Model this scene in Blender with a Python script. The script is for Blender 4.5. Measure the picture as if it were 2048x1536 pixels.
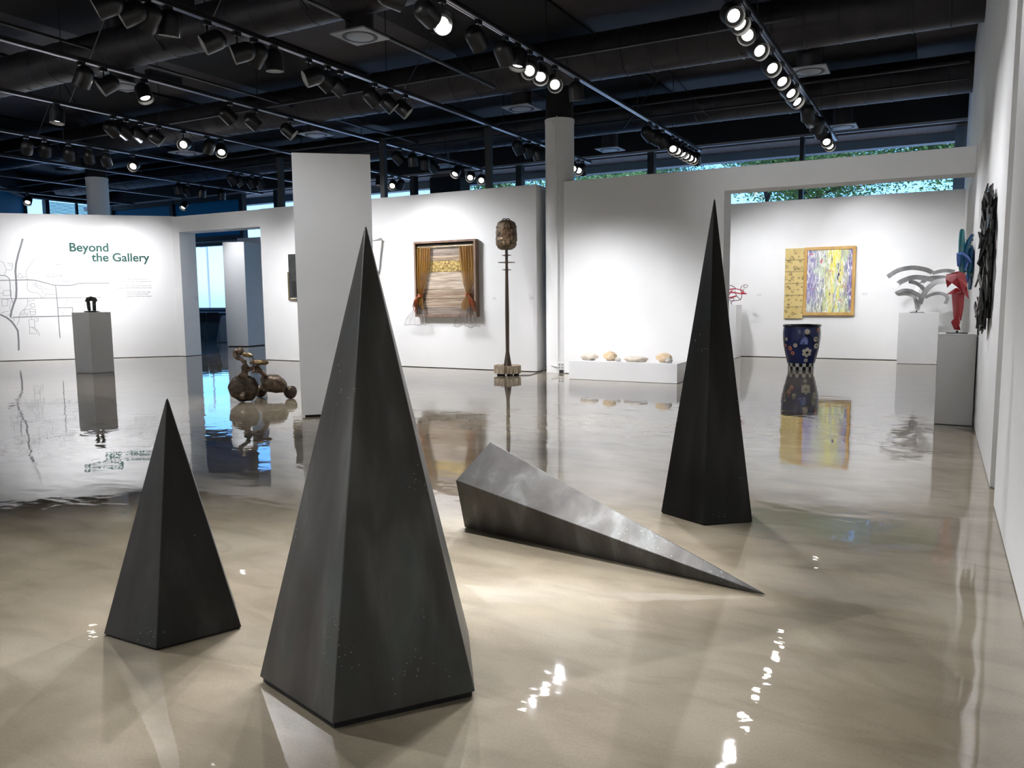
import bpy, bmesh, math, random
from mathutils import Vector, Matrix, noise
S = bpy.context.scene
for o in list(bpy.data.objects): bpy.data.objects.remove(o, do_unlink=True)
COL = S.collection
rnd = random.Random(7)
PI = math.pi

# ------------------------------------------------------------------ camera
FPX, HC = 1567.3, 1.5
PSI, TH, RO = math.radians(28.4823), math.radians(6.26835), math.radians(-.576855)
CF = Vector((-math.sin(PSI)*math.cos(TH), math.cos(PSI)*math.cos(TH), -math.sin(TH)))
_r = Vector((math.cos(PSI), math.sin(PSI), 0)); _u = _r.cross(CF)
CR = _r*math.cos(RO)+_u*math.sin(RO); CU = _u*math.cos(RO)-_r*math.sin(RO)
CP = Vector((0, 0, HC))
cd = bpy.data.cameras.new('camera'); cam = bpy.data.objects.new('camera', cd); COL.objects.link(cam)
cd.sensor_fit = 'HORIZONTAL'; cd.sensor_width = 36; cd.lens = FPX/2048*36; cd.clip_end = 300; cd.clip_start = .05
m = Matrix.Identity(4)
for i in range(3): m[i][0], m[i][1], m[i][2], m[i][3] = CR[i], CU[i], -CF[i], CP[i]
cam.matrix_world = m
S.camera = cam
# ------------------------------------------------------------------ colour management, sky
S.view_settings.view_transform = 'Standard'; S.view_settings.look = 'None'
S.view_settings.gamma = 1; S.view_settings.use_curve_mapping = False
S.view_settings.exposure = 0.6
W = bpy.data.worlds.new('world'); S.world = W; W.use_nodes = True
wn = W.node_tree.nodes; wl = W.node_tree.links
sky = wn.new('ShaderNodeTexSky'); sky.sky_type = 'NISHITA'; sky.sun_disc = False
sky.sun_elevation = math.radians(32); sky.sun_rotation = math.radians(150); sky.air_density = 1.3; sky.dust_density = .6
bg = wn['Background']; bg.inputs['Strength'].default_value = .27
tint = wn.new('ShaderNodeMix'); tint.data_type = 'RGBA'; tint.blend_type = 'MULTIPLY'; tint.inputs[0].default_value = 1; tint.inputs[7].default_value = (.31, .63, 1.22, 1)   # camera balanced to the warm lamps
wl.new(sky.outputs[0], tint.inputs[6]); wl.new(tint.outputs[2], bg.inputs['Color'])
sd = bpy.data.lights.new('sun', 'SUN'); sd.energy = 8.0; sd.angle = .01; sd.color = (.72, .88, 1.1)
so = bpy.data.objects.new('sun', sd); COL.objects.link(so); so.rotation_euler = Vector((.55, -.75, .95)).to_track_quat('Z', 'Y').to_euler()
LAMP_COL = (1.0, 1.0, 1.04)
KW = 1.0        # overall factor on the gallery spotlights

# ------------------------------------------------------------------ points from the photograph's pixels
def ray(x, y): return CF*FPX+CR*(x-1024)-CU*(y-768)
def onz(x, y, z=0.): d = ray(x, y); return CP+d*((z-HC)/d.z)
def ony(x, y, Y): d = ray(x, y); return CP+d*(Y/d.y)
def onx(x, y, X): d = ray(x, y); return CP+d*(X/d.x)
def onp(x, y, p, n): d = ray(x, y); n = Vector(n); return CP+d*((Vector(p)-CP).dot(n)/d.dot(n))
RH = Vector((math.cos(PSI), math.sin(PSI), 0)); AW = Vector((-math.sin(PSI), math.cos(PSI), 0))

# ------------------------------------------------------------------ materials
MATS = {}
def mat(name, col, rough=.5, metal=0., spec=.5, noise_amt=0., scale=8., col2=None, bump=0., bscale=20., stretch=None, emit=0., coat=0., detail=4.):
    M = bpy.data.materials.new(name); M.use_nodes = True; n = M.node_tree.nodes; l = M.node_tree.links
    b = n['Principled BSDF']
    b.inputs['Base Color'].default_value = (*col, 1); b.inputs['Roughness'].default_value = rough
    b.inputs['Metallic'].default_value = metal; b.inputs['Specular IOR Level'].default_value = spec
    if coat: b.inputs['Coat Weight'].default_value = coat; b.inputs['Coat Roughness'].default_value = .05
    if emit: b.inputs['Emission Color'].default_value = (*col, 1); b.inputs['Emission Strength'].default_value = emit
    if col2 or bump:
        tc = n.new('ShaderNodeTexCoord'); mp = n.new('ShaderNodeMapping'); l.new(tc.outputs['Object'], mp.inputs[0])
        if stretch: mp.inputs['Scale'].default_value = stretch
    if col2:
        t = n.new('ShaderNodeTexNoise'); t.inputs['Scale'].default_value = scale; t.inputs['Detail'].default_value = detail
        l.new(mp.outputs[0], t.inputs['Vector'])
        r = n.new('ShaderNodeValToRGB'); r.color_ramp.elements[0].position = .35; r.color_ramp.elements[1].position = .68
        r.color_ramp.elements[0].color = (*col, 1); r.color_ramp.elements[1].color = (*col2, 1)
        l.new(t.outputs['Fac'], r.inputs[0]); l.new(r.outputs[0], b.inputs['Base Color'])
    if bump:
        t = n.new('ShaderNodeTexNoise'); t.inputs['Scale'].default_value = bscale; t.inputs['Detail'].default_value = 3
        l.new(mp.outputs[0], t.inputs['Vector'])
        bp = n.new('ShaderNodeBump'); bp.inputs['Strength'].default_value = bump; bp.inputs['Distance'].default_value = .02
        l.new(t.outputs['Fac'], bp.inputs['Height']); l.new(bp.outputs[0], b.inputs['Normal'])
    MATS[name] = M; return M
def nodes(M): return M.node_tree.nodes, M.node_tree.links, M.node_tree.nodes['Principled BSDF']

WHITE = mat('white_paint', (.80, .80, .79), .62, col2=(.83, .83, .82), scale=1.5)
WHITE2 = mat('white_lacquer', (.80, .80, .80), .35, col2=(.83, .83, .83), scale=2)
GREYBASE = mat('dark_base', (.006, .006, .006), .7)
BLACK = mat('black_metal', (.012, .013, .015), .35, spec=.5)
BLACKM = mat('black_paint', (.006, .006, .008), .8)
CEIL = mat('ceiling_paint', (.030, .024, .025), .7, col2=(.044, .037, .040), scale=.8, bump=.2, bscale=3)
PIT = mat('ceiling_recess_paint', (.002, .002, .003), .9)
DUCT = mat('duct_metal', (.022, .021, .026), .5, metal=.3, col2=(.034, .030, .033), scale=3)
GRILLE = mat('diffuser_paint', (.30, .31, .33), .5)
GRILLED = mat('diffuser_slot', (.02, .02, .022), .6)
RAIL = mat('rail_metal', (.03, .03, .035), .35, metal=.5)
RAILL = mat('rail_channel', (.55, .57, .62), .3, metal=.9)
STEEL = mat('grey_trim', (.28, .29, .31), .45, metal=.3)
MULL = mat('mullion_paint', (.008, .012, .016), .5)

# polished concrete
FLOOR = mat('polished_concrete', (.33, .30, .26), .12)
def floor_nodes():
    n, l, b = nodes(FLOOR)
    tc = n.new('ShaderNodeTexCoord')
    def noi(scale, det, st=(1, 1, 1), dist=0.):
        mp = n.new('ShaderNodeMapping'); mp.inputs['Scale'].default_value = st; l.new(tc.outputs['Object'], mp.inputs[0])
        t = n.new('ShaderNodeTexNoise'); t.inputs['Scale'].default_value = scale; t.inputs['Detail'].default_value = det
        t.inputs['Distortion'].default_value = dist
        l.new(mp.outputs[0], t.inputs['Vector']); return t.outputs['Fac']
    def ramp(f, stops):
        r = n.new('ShaderNodeValToRGB'); e = r.color_ramp.elements
        e[0].position, e[0].color = stops[0][0], (*stops[0][1], 1); e[1].position, e[1].color = stops[-1][0], (*stops[-1][1], 1)
        for p, c in stops[1:-1]: q = e.new(p); q.color = (*c, 1)
        l.new(f, r.inputs[0]); return r.outputs[0]
    def mix(a, c, f=.5, mode='MULTIPLY'):
        x = n.new('ShaderNodeMix'); x.data_type = 'RGBA'; x.blend_type = mode; x.inputs[0].default_value = f
        l.new(a, x.inputs[6]); l.new(c, x.inputs[7]); return x.outputs[2]
    big = ramp(noi(1.3, 9, (1, 1.5, 1), .6), [(.3, (.225, .186, .125)), (.5, (.295, .250, .176)), (.72, (.365, .320, .238))])
    streak = ramp(noi(2.6, 10, (.7, 2.0, 1), 1.0), [(.35, (.72, .70, .66)), (.5, (1, 1, 1)), (.7, (1.1, 1.08, 1.03))])
    grain = ramp(noi(90, 3), [(.3, (.86, .86, .86)), (.7, (1.08, 1.08, 1.08))])
    c = mix(mix(big, streak, .5), grain, .6)
    l.new(c, b.inputs['Base Color'])
    rr = n.new('ShaderNodeMapRange'); rr.inputs[3].default_value = .6; rr.inputs[4].default_value = .8
    l.new(noi(1.7, 6, (.7, 1.4, 1), 1.), rr.inputs[0]); l.new(rr.outputs[0], b.inputs['Roughness'])
    add = n.new('ShaderNodeMath'); add.operation = 'MULTIPLY_ADD'; add.inputs[1].default_value = .10
    l.new(noi(11, 2, (.8, 1.2, 1)), add.inputs[0]); l.new(noi(2.6, 2, (.9, 1.3, 1), .6), add.inputs[2])
    bp = n.new('ShaderNodeBump'); bp.inputs['Strength'].default_value = .11; bp.inputs['Distance'].default_value = .02
    l.new(add.outputs[0], bp.inputs['Height']); l.new(bp.outputs[0], b.inputs['Coat Normal'])
    b.inputs['Specular IOR Level'].default_value = .15
    b.inputs['Coat Weight'].default_value = 1.0; b.inputs['Coat IOR'].default_value = 1.75
    r3 = n.new('ShaderNodeMapRange'); r3.inputs[3].default_value = .006; r3.inputs[4].default_value = .028; l.new(noi(1.3, 5, (.7, 1.4, 1), 1.), r3.inputs[0]); l.new(r3.outputs[0], b.inputs['Coat Roughness'])
floor_nodes()

# patinated bronze of the pyramids: vertical streaks, green blooms and pale flecks
def bronze(name, tone, green=1., metal=.7):
    M = mat(name, (.02, .022, .02), .38, metal=metal)
    n, l, b = nodes(M)
    def tn(r, g, c_): return (r*tone, g*tone, c_*tone, 1)
    tc = n.new('ShaderNodeTexCoord')
    def noi(scale, det, st=(1, 1, 1), dist=.4):
        mp = n.new('ShaderNodeMapping'); mp.inputs['Scale'].default_value = st; l.new(tc.outputs['Object'], mp.inputs[0])
        t = n.new('ShaderNodeTexNoise'); t.inputs['Scale'].default_value = scale; t.inputs['Detail'].default_value = det; t.inputs['Distortion'].default_value = dist
        l.new(mp.outputs[0], t.inputs['Vector']); return t.outputs['Fac']
    r1 = n.new('ShaderNodeValToRGB'); e = r1.color_ramp.elements
    e[0].position, e[0].color = .3, tn(.030, .026, .022); e[1].position, e[1].color = .74, tn(.125, .128, .122)
    q = e.new(.55); q.color = tn(.062, .058, .052)
    l.new(noi(6, 8, (1, 1, .16)), r1.inputs[0])
    r2 = n.new('ShaderNodeValToRGB'); e = r2.color_ramp.elements
    e[0].position, e[0].color = .55, (0, 0, 0, 1); e[1].position, e[1].color = .85, (green, green, green, 1)
    l.new(noi(3.2, 4, (1, 1, .5)), r2.inputs[0])
    mx = n.new('ShaderNodeMix'); mx.data_type = 'RGBA'; l.new(r2.outputs[0], mx.inputs[0]); l.new(r1.outputs[0], mx.inputs[6]); mx.inputs[7].default_value = tn(.03, .085, .078)
    vo = n.new('ShaderNodeTexVoronoi'); vo.inputs['Scale'].default_value = 55; l.new(tc.outputs['Object'], vo.inputs['Vector'])
    lt = n.new('ShaderNodeMath'); lt.operation = 'LESS_THAN'; lt.inputs[1].default_value = .14; l.new(vo.outputs['Distance'], lt.inputs[0])
    msk = n.new('ShaderNodeMath'); msk.operation = 'GREATER_THAN'; msk.inputs[1].default_value = .62; l.new(noi(3.0, 2), msk.inputs[0])
    mm = n.new('ShaderNodeMath'); mm.operation = 'MULTIPLY'; l.new(lt.outputs[0], mm.inputs[0]); l.new(msk.outputs[0], mm.inputs[1])
    m2 = n.new('ShaderNodeMix'); m2.data_type = 'RGBA'; l.new(mm.outputs[0], m2.inputs[0]); l.new(mx.outputs[2], m2.inputs[6]); m2.inputs[7].default_value = (.22, .30, .28, 1)
    l.new(m2.outputs[2], b.inputs['Base Color'])
    rr = n.new('ShaderNodeMapRange'); rr.inputs[3].default_value = .36; rr.inputs[4].default_value = .52
    l.new(noi(4, 5, (1, 1, .4)), rr.inputs[0]); l.new(rr.outputs[0], b.inputs['Roughness']); return M
BRONZE = bronze('patinated_bronze', .95, .9, .25); BRONZEL = bronze('grey_bronze', 1.0, .15, .45); BRONZED = bronze('dark_patinated_bronze', .40, .6, .3); BRONZEK = bronze('black_patinated_bronze', .25)  # the toppled pyramid's bronze is slightly lighter and barely green

WRAP = mat('wrapped_bronze', (.085, .060, .040), .38, metal=.7, col2=(.24, .18, .13), scale=14, bump=.7, bscale=28)
WRAPD = mat('wheel_bronze', (.055, .042, .030), .42, metal=.65, col2=(.16, .12, .09), scale=16, bump=.8, bscale=30, stretch=(1, 1, 1))
GOLDP = mat('bright_bronze', (.35, .26, .14), .3, metal=.85, col2=(.16, .10, .05), scale=20, bump=.4)
WOODF = mat('weathered_frame_wood', (.16, .095, .06), .7, col2=(.26, .18, .13), scale=6, stretch=(1, 1, .15), bump=.3)
def plank_mat(name, a, c): return mat(name, a, .75, col2=c, scale=7, stretch=(.30, 1, 4.0), bump=.35, bscale=14, detail=9)
PL_GREY = plank_mat('plank_grey', (.13, .10, .08), (.32, .26, .21))
PL_PALE = plank_mat('plank_pale', (.26, .19, .13), (.58, .49, .39))
PL_MID = plank_mat('plank_tan', (.20, .14, .09), (.44, .34, .25))
PL_GOLD = mat('plank_gold_leaf', (.14, .08, .02), .4, metal=.5, col2=(.58, .44, .16), scale=22, bump=.4)
TIE = mat('copper_tie', (.45, .13, .05), .4, metal=.5, col2=(.25, .07, .03), scale=25)
def sheer(name, col, fac, sheen=0.):
    M = bpy.data.materials.new(name); M.use_nodes = True; n = M.node_tree.nodes; l = M.node_tree.links
    b = n['Principled BSDF']; b.inputs['Base Color'].default_value = (*col, 1); b.inputs['Roughness'].default_value = .35; b.inputs['Metallic'].default_value = sheen
    t = n.new('ShaderNodeBsdfTransparent'); x = n.new('ShaderNodeMixShader')
    tc = n.new('ShaderNodeTexCoord'); mp = n.new('ShaderNodeMapping'); mp.inputs['Scale'].default_value = (1, 1, .15); l.new(tc.outputs['Object'], mp.inputs[0])
    no = n.new('ShaderNodeTexNoise'); no.inputs['Scale'].default_value = 9; l.new(mp.outputs[0], no.inputs['Vector'])
    mr = n.new('ShaderNodeMapRange'); mr.inputs[1].default_value = .3; mr.inputs[2].default_value = .7; mr.inputs[3].default_value = fac-.2; mr.inputs[4].default_value = fac+.15
    l.new(no.outputs['Fac'], mr.inputs[0]); l.new(mr.outputs[0], x.inputs[0]); l.new(t.outputs[0], x.inputs[1]); l.new(b.outputs[0], x.inputs[2])
    l.new(x.outputs[0], n['Material Output'].inputs['Surface']); return M
ORG = sheer('gold_organza', (.44, .25, .06), .72, .35)
ORGW = sheer('pale_organza', (.34, .30, .28), .30)
BRASS = mat('brass_rod', (.65, .50, .25), .25, metal=1)
POLE = mat('totem_pole_wood', (.045, .028, .016), .35, col2=(.085, .055, .032), scale=9, stretch=(1, 1, .1))
SHADE = mat('mosaic_shade', (.05, .035, .02), .4, metal=.4, col2=(.20, .145, .085), scale=11, bump=.8, bscale=22)
SHADEL = mat('copper_window', (.13, .07, .04), .3, metal=.5, col2=(.40, .27, .16), scale=14, bump=.6, bscale=16)
STUMP = mat('bark_sections', (.24, .17, .11), .8, col2=(.72, .62, .48), scale=30, stretch=(1, 1, .12), bump=.6, bscale=40)
STUMPT = mat('bark_rim', (.62, .50, .38), .7, col2=(.74, .64, .52), scale=16)
PLASTIC = mat('white_plastic', (.78, .78, .77), .4)
SLOT = mat('socket_slot', (.02, .02, .02), .5)
GREYCORD = mat('grey_cord', (.10, .09, .085), .5)
STONE1 = mat('pale_stone', (.60, .52, .43), .8, col2=(.72, .65, .56), scale=9, bump=.5, bscale=30)
STONE2 = mat('yellow_stone', (.62, .46, .28), .75, col2=(.74, .60, .42), scale=7, bump=.4, bscale=26)
STONE3 = mat('grey_stone', (.48, .45, .42), .8, col2=(.60, .57, .53), scale=14, bump=.5, bscale=40)
LABELM = mat('label_card', (.70, .71, .72), .5)
VINYL = mat('green_vinyl', (.002, .062, .048), .6)
VINYLG = mat('grey_vinyl', (.22, .23, .24), .6)
VINYLT = mat('grey_text_vinyl', (.26, .26, .26), .6)
POTB = mat('cobalt_glaze', (.006, .014, .11), .15, col2=(.010, .028, .17), scale=5, coat=.6)
POTW = mat('cream_glaze', (.74, .72, .62), .25)
POTP = mat('coral_glaze', (.72, .30, .20), .25)
POTK = mat('black_glaze', (.006, .006, .008), .15)
NICHE = mat('lit_inside_blue', (.30, .38, .78), .2, col2=(.10, .14, .50), scale=6)  # pale blue stands for the lit inside of the pot, painted on
ALU = mat('brushed_metal_band', (.36, .36, .36), .32, metal=.9, col2=(.55, .55, .55), scale=5, bump=.1, bscale=60)
REDM = mat('red_paint', (.36, .012, .022), .35, col2=(.45, .02, .03), scale=3)
REDW = mat('red_wire', (.42, .008, .03), .35)
DARKW = mat('dark_wire', (.07, .01, .02), .4)
BLUEG = mat('blue_glaze', (.006, .05, .17), .12, col2=(.01, .14, .24), scale=4, coat=.8)
BLUEL = mat('light_blue_glaze', (.10, .22, .60), .15, col2=(.02, .10, .36), scale=6, coat=.6)
BLUET = mat('teal_glaze', (.01, .12, .16), .12, col2=(.02, .18, .20), scale=5, coat=.8)
SHARD = mat('black_shard', (.014, .014, .013), .3, col2=(.05, .05, .048), scale=3)
SHARDL = mat('grey_shard', (.07, .07, .068), .3, col2=(.16, .16, .155), scale=3)
BLACKART = mat('black_panel_paint', (.014, .016, .015), .5, col2=(.035, .038, .034), scale=5)
GILT = mat('dull_gilt', (.14, .11, .06), .45, metal=.3, col2=(.22, .18, .10), scale=10)
PAPER = mat('mount_paper', (.74, .71, .62), .7)
OAK = mat('honey_frame_wood', (.50, .29, .08), .45, col2=(.66, .42, .15), scale=5, stretch=(1, 1, .3))
ARCHB = mat('mossy_bronze', (.025, .026, .022), .7, col2=(.13, .15, .11), scale=16, bump=.7, bscale=30)
ARCHM = mat('moss_green', (.06, .10, .012), .8, col2=(.12, .17, .03), scale=20)

# ------------------------------------------------------------------ object helpers
def tag(o, label=None, cat=None, group=None, kind=None):
    for k, v in (('label', label), ('category', cat), ('group', group), ('kind', kind)):
        if v: o[k] = v
    return o
def empty(name, loc=(0, 0, 0), rz=0., label=None, cat=None, group=None):
    o = bpy.data.objects.new(name, None); COL.objects.link(o); o.location = loc; o.rotation_euler = (0, 0, rz); o.empty_display_size = .1
    return tag(o, label, cat, group)
class MB:
    def __init__(s): s.b = bmesh.new(); s.mi = 0
    def _new(s, f):
        for x in f: x.material_index = s.mi
    def poly(s, vs, faces):
        v = [s.b.verts.new(p) for p in vs]; f = []
        for q in faces:
            try: f.append(s.b.faces.new([v[i] for i in q]))
            except ValueError: pass
        s._new(f); return v
    def box(s, x0, y0, z0, x1, y1, z1):
        return s.poly([(x, y, z) for z in (z0, z1) for y in (y0, y1) for x in (x0, x1)],
                      [(0, 2, 3, 1), (4, 5, 7, 6), (0, 1, 5, 4), (1, 3, 7, 5), (3, 2, 6, 7), (2, 0, 4, 6)])
    def prism(s, pts, z0, z1):                       # pts counter-clockwise (x, y)
        n = len(pts)
        return s.poly([(*p[:2], z0) for p in pts]+[(*p[:2], z1) for p in pts],
                      [tuple(reversed(range(n))), tuple(range(n, 2*n))]+[(i, (i+1) % n, n+(i+1) % n, n+i) for i in range(n)])
    def slab(s, pts, d):                             # 3D polygon given thickness vector d
        n = len(pts); d = Vector(d); P = [Vector(p) for p in pts]
        return s.poly([tuple(p) for p in P]+[tuple(p+d) for p in P],
                      [tuple(range(n)), tuple(reversed(range(n, 2*n)))]+[((i+1) % n, i, n+i, n+(i+1) % n) for i in range(n)])
    def lathe(s, prof, seg=32, mtx=None, cap=(False, False)):
        mtx = mtx or Matrix.Identity(4); rows = []
        for r, z in prof:
            if r < 1e-6: rows.append([s.b.verts.new(mtx @ Vector((0, 0, z)))])
            else: rows.append([s.b.verts.new(mtx @ Vector((r*math.cos(2*PI*k/seg), r*math.sin(2*PI*k/seg), z))) for k in range(seg)])
        f = []
        for a, c in zip(rows, rows[1:]):
            for k in range(seg):
                k2 = (k+1) % seg
                if len(a) == 1 and len(c) == 1: continue
                if len(a) == 1: f.append(s.b.faces.new((a[0], c[k2], c[k])))
                elif len(c) == 1: f.append(s.b.faces.new((a[k], a[k2], c[0])))
                else: f.append(s.b.faces.new((a[k], a[k2], c[k2], c[k])))
        if cap[0] and len(rows[0]) > 1: f.append(s.b.faces.new(list(reversed(rows[0]))))
        if cap[1] and len(rows[-1]) > 1: f.append(s.b.faces.new(rows[-1]))
        s._new(f); return rows
    def tube(s, pts, rad, seg=10, closed=False, flat=None):
        P = [Vector(p) for p in pts]; n = len(P)
        R = rad if isinstance(rad, (list, tuple)) else [rad]*n
        rows = []; nrm = None
        for i, p in enumerate(P):
            t = (P[(i+1) % n] if (closed or i < n-1) else P[i])-(P[i-1] if (closed or i > 0) else P[i])
            t.normalize()
            if nrm is None:
                nrm = t.orthogonal().normalized()
            nrm = (nrm-t*nrm.dot(t)).normalized(); bn = t.cross(nrm)
            rows.append([s.b.verts.new(p+(nrm*math.cos(2*PI*k/seg)+bn*math.sin(2*PI*k/seg))*R[i]) for k in range(seg)])
        f = []
        rr = list(zip(rows, rows[1:]))+([(rows[-1], rows[0])] if closed else [])
        for a, c in rr:
            for k in range(seg): f.append(s.b.faces.new((a[k], a[(k+1) % seg], c[(k+1) % seg], c[k])))
        if not closed: f.append(s.b.faces.new(list(reversed(rows[0])))); f.append(s.b.faces.new(rows[-1]))
        s._new(f)
    def ball(s, c, r, sub=2, amt=0., fr=6., seed=0., mtx=None):
        q = bmesh.ops.create_icosphere(s.b, subdivisions=sub, radius=1)
        r = Vector(r) if not isinstance(r, (int, float)) else Vector((r, r, r)); c = Vector(c)
        for v in q['verts']:
            p = v.co.copy(); k = 1+amt*noise.noise(p*fr*.3+Vector((seed, seed*1.7, 3))) if amt else 1
            p = Vector((p.x*r.x, p.y*r.y, p.z*r.z))*k
            v.co = (mtx @ p if mtx else p)+c
        fs = set()
        for v in q['verts']: fs.update(v.link_faces)
        s._new(fs)
    def build(s, name, mats, parent=None, smooth=False, bevel=0., world=False, sharp=.6):
        me = bpy.data.meshes.new(name); bmesh.ops.recalc_face_normals(s.b, faces=s.b.faces)
        s.b.to_mesh(me); s.b.free()
        for x in (mats if isinstance(mats, (list, tuple)) else [mats]): me.materials.append(x)
        if smooth:
            for p in me.polygons: p.use_smooth = True
            try: me.set_sharp_from_angle(angle=sharp)
            except Exception: pass
        o = bpy.data.objects.new(name, me); COL.objects.link(o)
        if bevel:
            b = o.modifiers.new('bevel', 'BEVEL'); b.width = bevel; b.segments = 2; b.limit_method = 'ANGLE'
        if parent:
            o.parent = parent
            if world: o.matrix_parent_inverse = Matrix.LocRotScale(parent.location, parent.rotation_euler, None).inverted()
        return o
def struct(mb, name, mats, **k):
    o = mb.build(name, mats, **k); o['kind'] = 'structure'; return o
def frame_mtx(o, z):                                 # z axis along vector z at o
    z = Vector(z).normalized(); x = z.orthogonal().normalized(); y = z.cross(x)
    M = Matrix.Identity(4)
    for i in range(3): M[i][0], M[i][1], M[i][2], M[i][3] = x[i], y[i], z[i], o[i]
    return M

# ------------------------------------------------------------------ the shell
YW, ZC, XL = 21.25, 5.45, -30.4        # glass wall, its head, far left glass wall
b = MB(); b.box(XL-.3, -4, -.2, 1.2, YW+.3, 0); struct(b, 'floor', FLOOR)
# ceiling deck with black recess strips
b = MB(); b.box(XL-.3, -4, 6.35, 1.2, YW+.1, 6.6); struct(b, 'ceiling', CEIL)
i = 0
for x0, x1 in ((-3.3, -.6), (-8.6, -5.8), (-13.9, -11.05), (-19.2, -16.3), (-24.5, -21.6)):
    i += 1
    b = MB(); b.box(x0, -3.5, 6.30, x1, YW-.6, 6.349); struct(b, 'trim_%d' % i, PIT)
b = MB(); b.box(XL-.3, YW-.1, ZC, 1.2, YW+.2, 6.35); struct(b, 'wall_back_header', BLACKM)
b = MB(); b.box(XL, YW-.12, ZC-.03, .95, YW-.02, ZC+.03); struct(b, 'trim_7', STEEL)
b = MB(); b.box(XL-.3, -4, ZC, XL, YW+.3, 6.35); struct(b, 'wall_left_header', BLACKM)
b = MB(); b.box(XL, 17.6, ZC-.03, XL+.1, YW, ZC+.03); struct(b, 'trim_8', STEEL)
# right wall: two thick panels with a gap
b = MB(); b.box(.41, 6.98, .012, .88, YW-.1, 6.3); b.box(.43, 7.0, 0, .86, YW-.12, .012); struct(b, 'wall_right', WHITE)
b = MB(); b.box(.405, -4, .012, .88, 6.377, 6.3); b.box(.425, -4, 0, .86, 6.36, .012); struct(b, 'wall_right_front', WHITE)
b = MB(); b.box(.88, -4, 0, 1.2, YW+.3, 6.35); struct(b, 'wall_right_backing', WHITE)
# walls behind the viewer
b = MB(); b.box(XL-.3, -4.3, 0, 1.2, -4, 6.35); struct(b, 'wall_front', WHITE)
def gwall(name, mb): return struct(mb, name, [WHITE, GREYBASE])
def wbox(mb, x0, y0, x1, y1, z0, z1):                # wall block with a thin shadow gap under it
    mb.mi = 0; mb.box(x0, y0, z0+(.014 if z0 == 0 else 0), x1, y1, z1)
    if z0 == 0: mb.mi = 1; mb.box(x0+.02, y0+.02, 0, x1-.02, y1-.02, .014); mb.mi = 0
b = MB(); wbox(b, -12.4, 14.18, -7.107, 14.70, 0, 3.73); gwall('wall_center', b)
b = MB(); wbox(b, -6.47, 14.106, -3.38, 14.62, 0, 3.725); wbox(b, -3.38, 14.106, .41, 14.62, 3.328, 3.725); gwall('wall_center_right', b)
b = MB(); wbox(b, -6.4, 19.79, .41, 20.2, 0, 3.735); gwall('wall_gallery_back', b)
b = MB(); wbox(b, -6.47, 14.62, -6.07, 19.79, 0, 3.725); gwall('wall_gallery_left', b)
b = MB(); wbox(b, -7.3, 15.0, -6.07, 15.2, 0, 3.70); gwall('light_block_center', b)  # unseen block added to keep sky light off the wall end
# doorway wall
b = MB(); wbox(b, -18.268, 14.53, -18.0, 15.05, 0, 3.76); wbox(b, -18.0, 14.53, -14.93, 15.05, 3.34, 3.76); wbox(b, -14.93, 14.45, -12.4, 14.97, 0, 3.76)
gwall('wall_doorway', b)
# angled wall with the map
U45 = Vector((2**-.5, 2**-.5, 0)); N45 = Vector((2**-.5, -2**-.5, 0)); O45 = Vector((-18.268, 14.525, 0))
def w45(u, z, off=0.): return O45+U45*u+N45*off+Vector((0, 0, z))
b = MB(); pts = [w45(-11, 0), w45(0, 0), w45(.36, 0, -.36), w45(-11, 0, -.4)]
b.prism(pts, .014, 3.78); b.mi = 1; b.prism([w45(-11, 0, -.03), w45(-.03, 0, -.03), w45(.2, 0, -.3), w45(-11, 0, -.36)], 0, .014)
gwall('wall_left_map', b)
# column with conduit
CC = Vector((-6.72, 14.46, 0))
def column(nm, c, ztop, clip=None):
    b = MB(); b.lathe([(.285, 0), (.285, ztop)], 40, Matrix.Translation(c), cap=(True, True)); b.lathe([(.293, ztop-.07), (.293, ztop)], 40, Matrix.Translation(c), cap=(True, True))
    b.mi = 1; b.lathe([(.27, ztop+.001), (.27, 6.34)], 40, Matrix.Translation(c), cap=(True, True))
    return struct(b, nm, [WHITE, BLACKM], smooth=True)
column('column_center', CC, 4.97)
column('column_left', Vector((-21.0, 14.3, 0)), 4.97)
# glass walls
GLASS = bpy.data.materials.new('window_glass'); GLASS.use_nodes = True
n_ = GLASS.node_tree.nodes; l_ = GLASS.node_tree.links
n_.remove(n_['Principled BSDF']); t_ = n_.new('ShaderNodeBsdfTransparent'); t_.inputs[0].default_value = (.93, .96, .98, 1); g_ = n_.new('ShaderNodeBsdfGlossy'); g_.inputs['Roughness'].default_value = .02
fr_ = n_.new('ShaderNodeLayerWeight'); x_ = n_.new('ShaderNodeMixShader')
pw_ = n_.new('ShaderNodeMath'); pw_.operation = 'POWER'; pw_.inputs[1].default_value = 5; l_.new(fr_.outputs['Facing'], pw_.inputs[0])
ma_ = n_.new('ShaderNodeMath'); ma_.operation = 'MULTIPLY_ADD'; ma_.inputs[1].default_value = .9; ma_.inputs[2].default_value = .03; l_.new(pw_.outputs[0], ma_.inputs[0]); l_.new(ma_.outputs[0], x_.inputs[0]); l_.new(t_.outputs[0], x_.inputs[1]); l_.new(g_.outputs[0], x_.inputs[2]); l_.new(x_.outputs[0], n_['Material Output'].inputs['Surface'])
FILM = bpy.data.materials.new('blue_shade_film'); FILM.use_nodes = True
n_ = FILM.node_tree.nodes; l_ = FILM.node_tree.links
b_ = n_['Principled BSDF']; b_.inputs['Base Color'].default_value = (.012, .09, .17, 1); b_.inputs['Roughness'].default_value = .5
t_ = n_.new('ShaderNodeBsdfTranslucent'); t_.inputs[0].default_value = (.03, .26, .38, 1); x_ = n_.new('ShaderNodeMixShader'); x_.inputs[0].default_value = .5
l_.new(b_.outputs[0], x_.inputs[1]); l_.new(t_.outputs[0], x_.inputs[2]); l_.new(x_.outputs[0], n_['Material Output'].inputs['Surface'])
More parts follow.
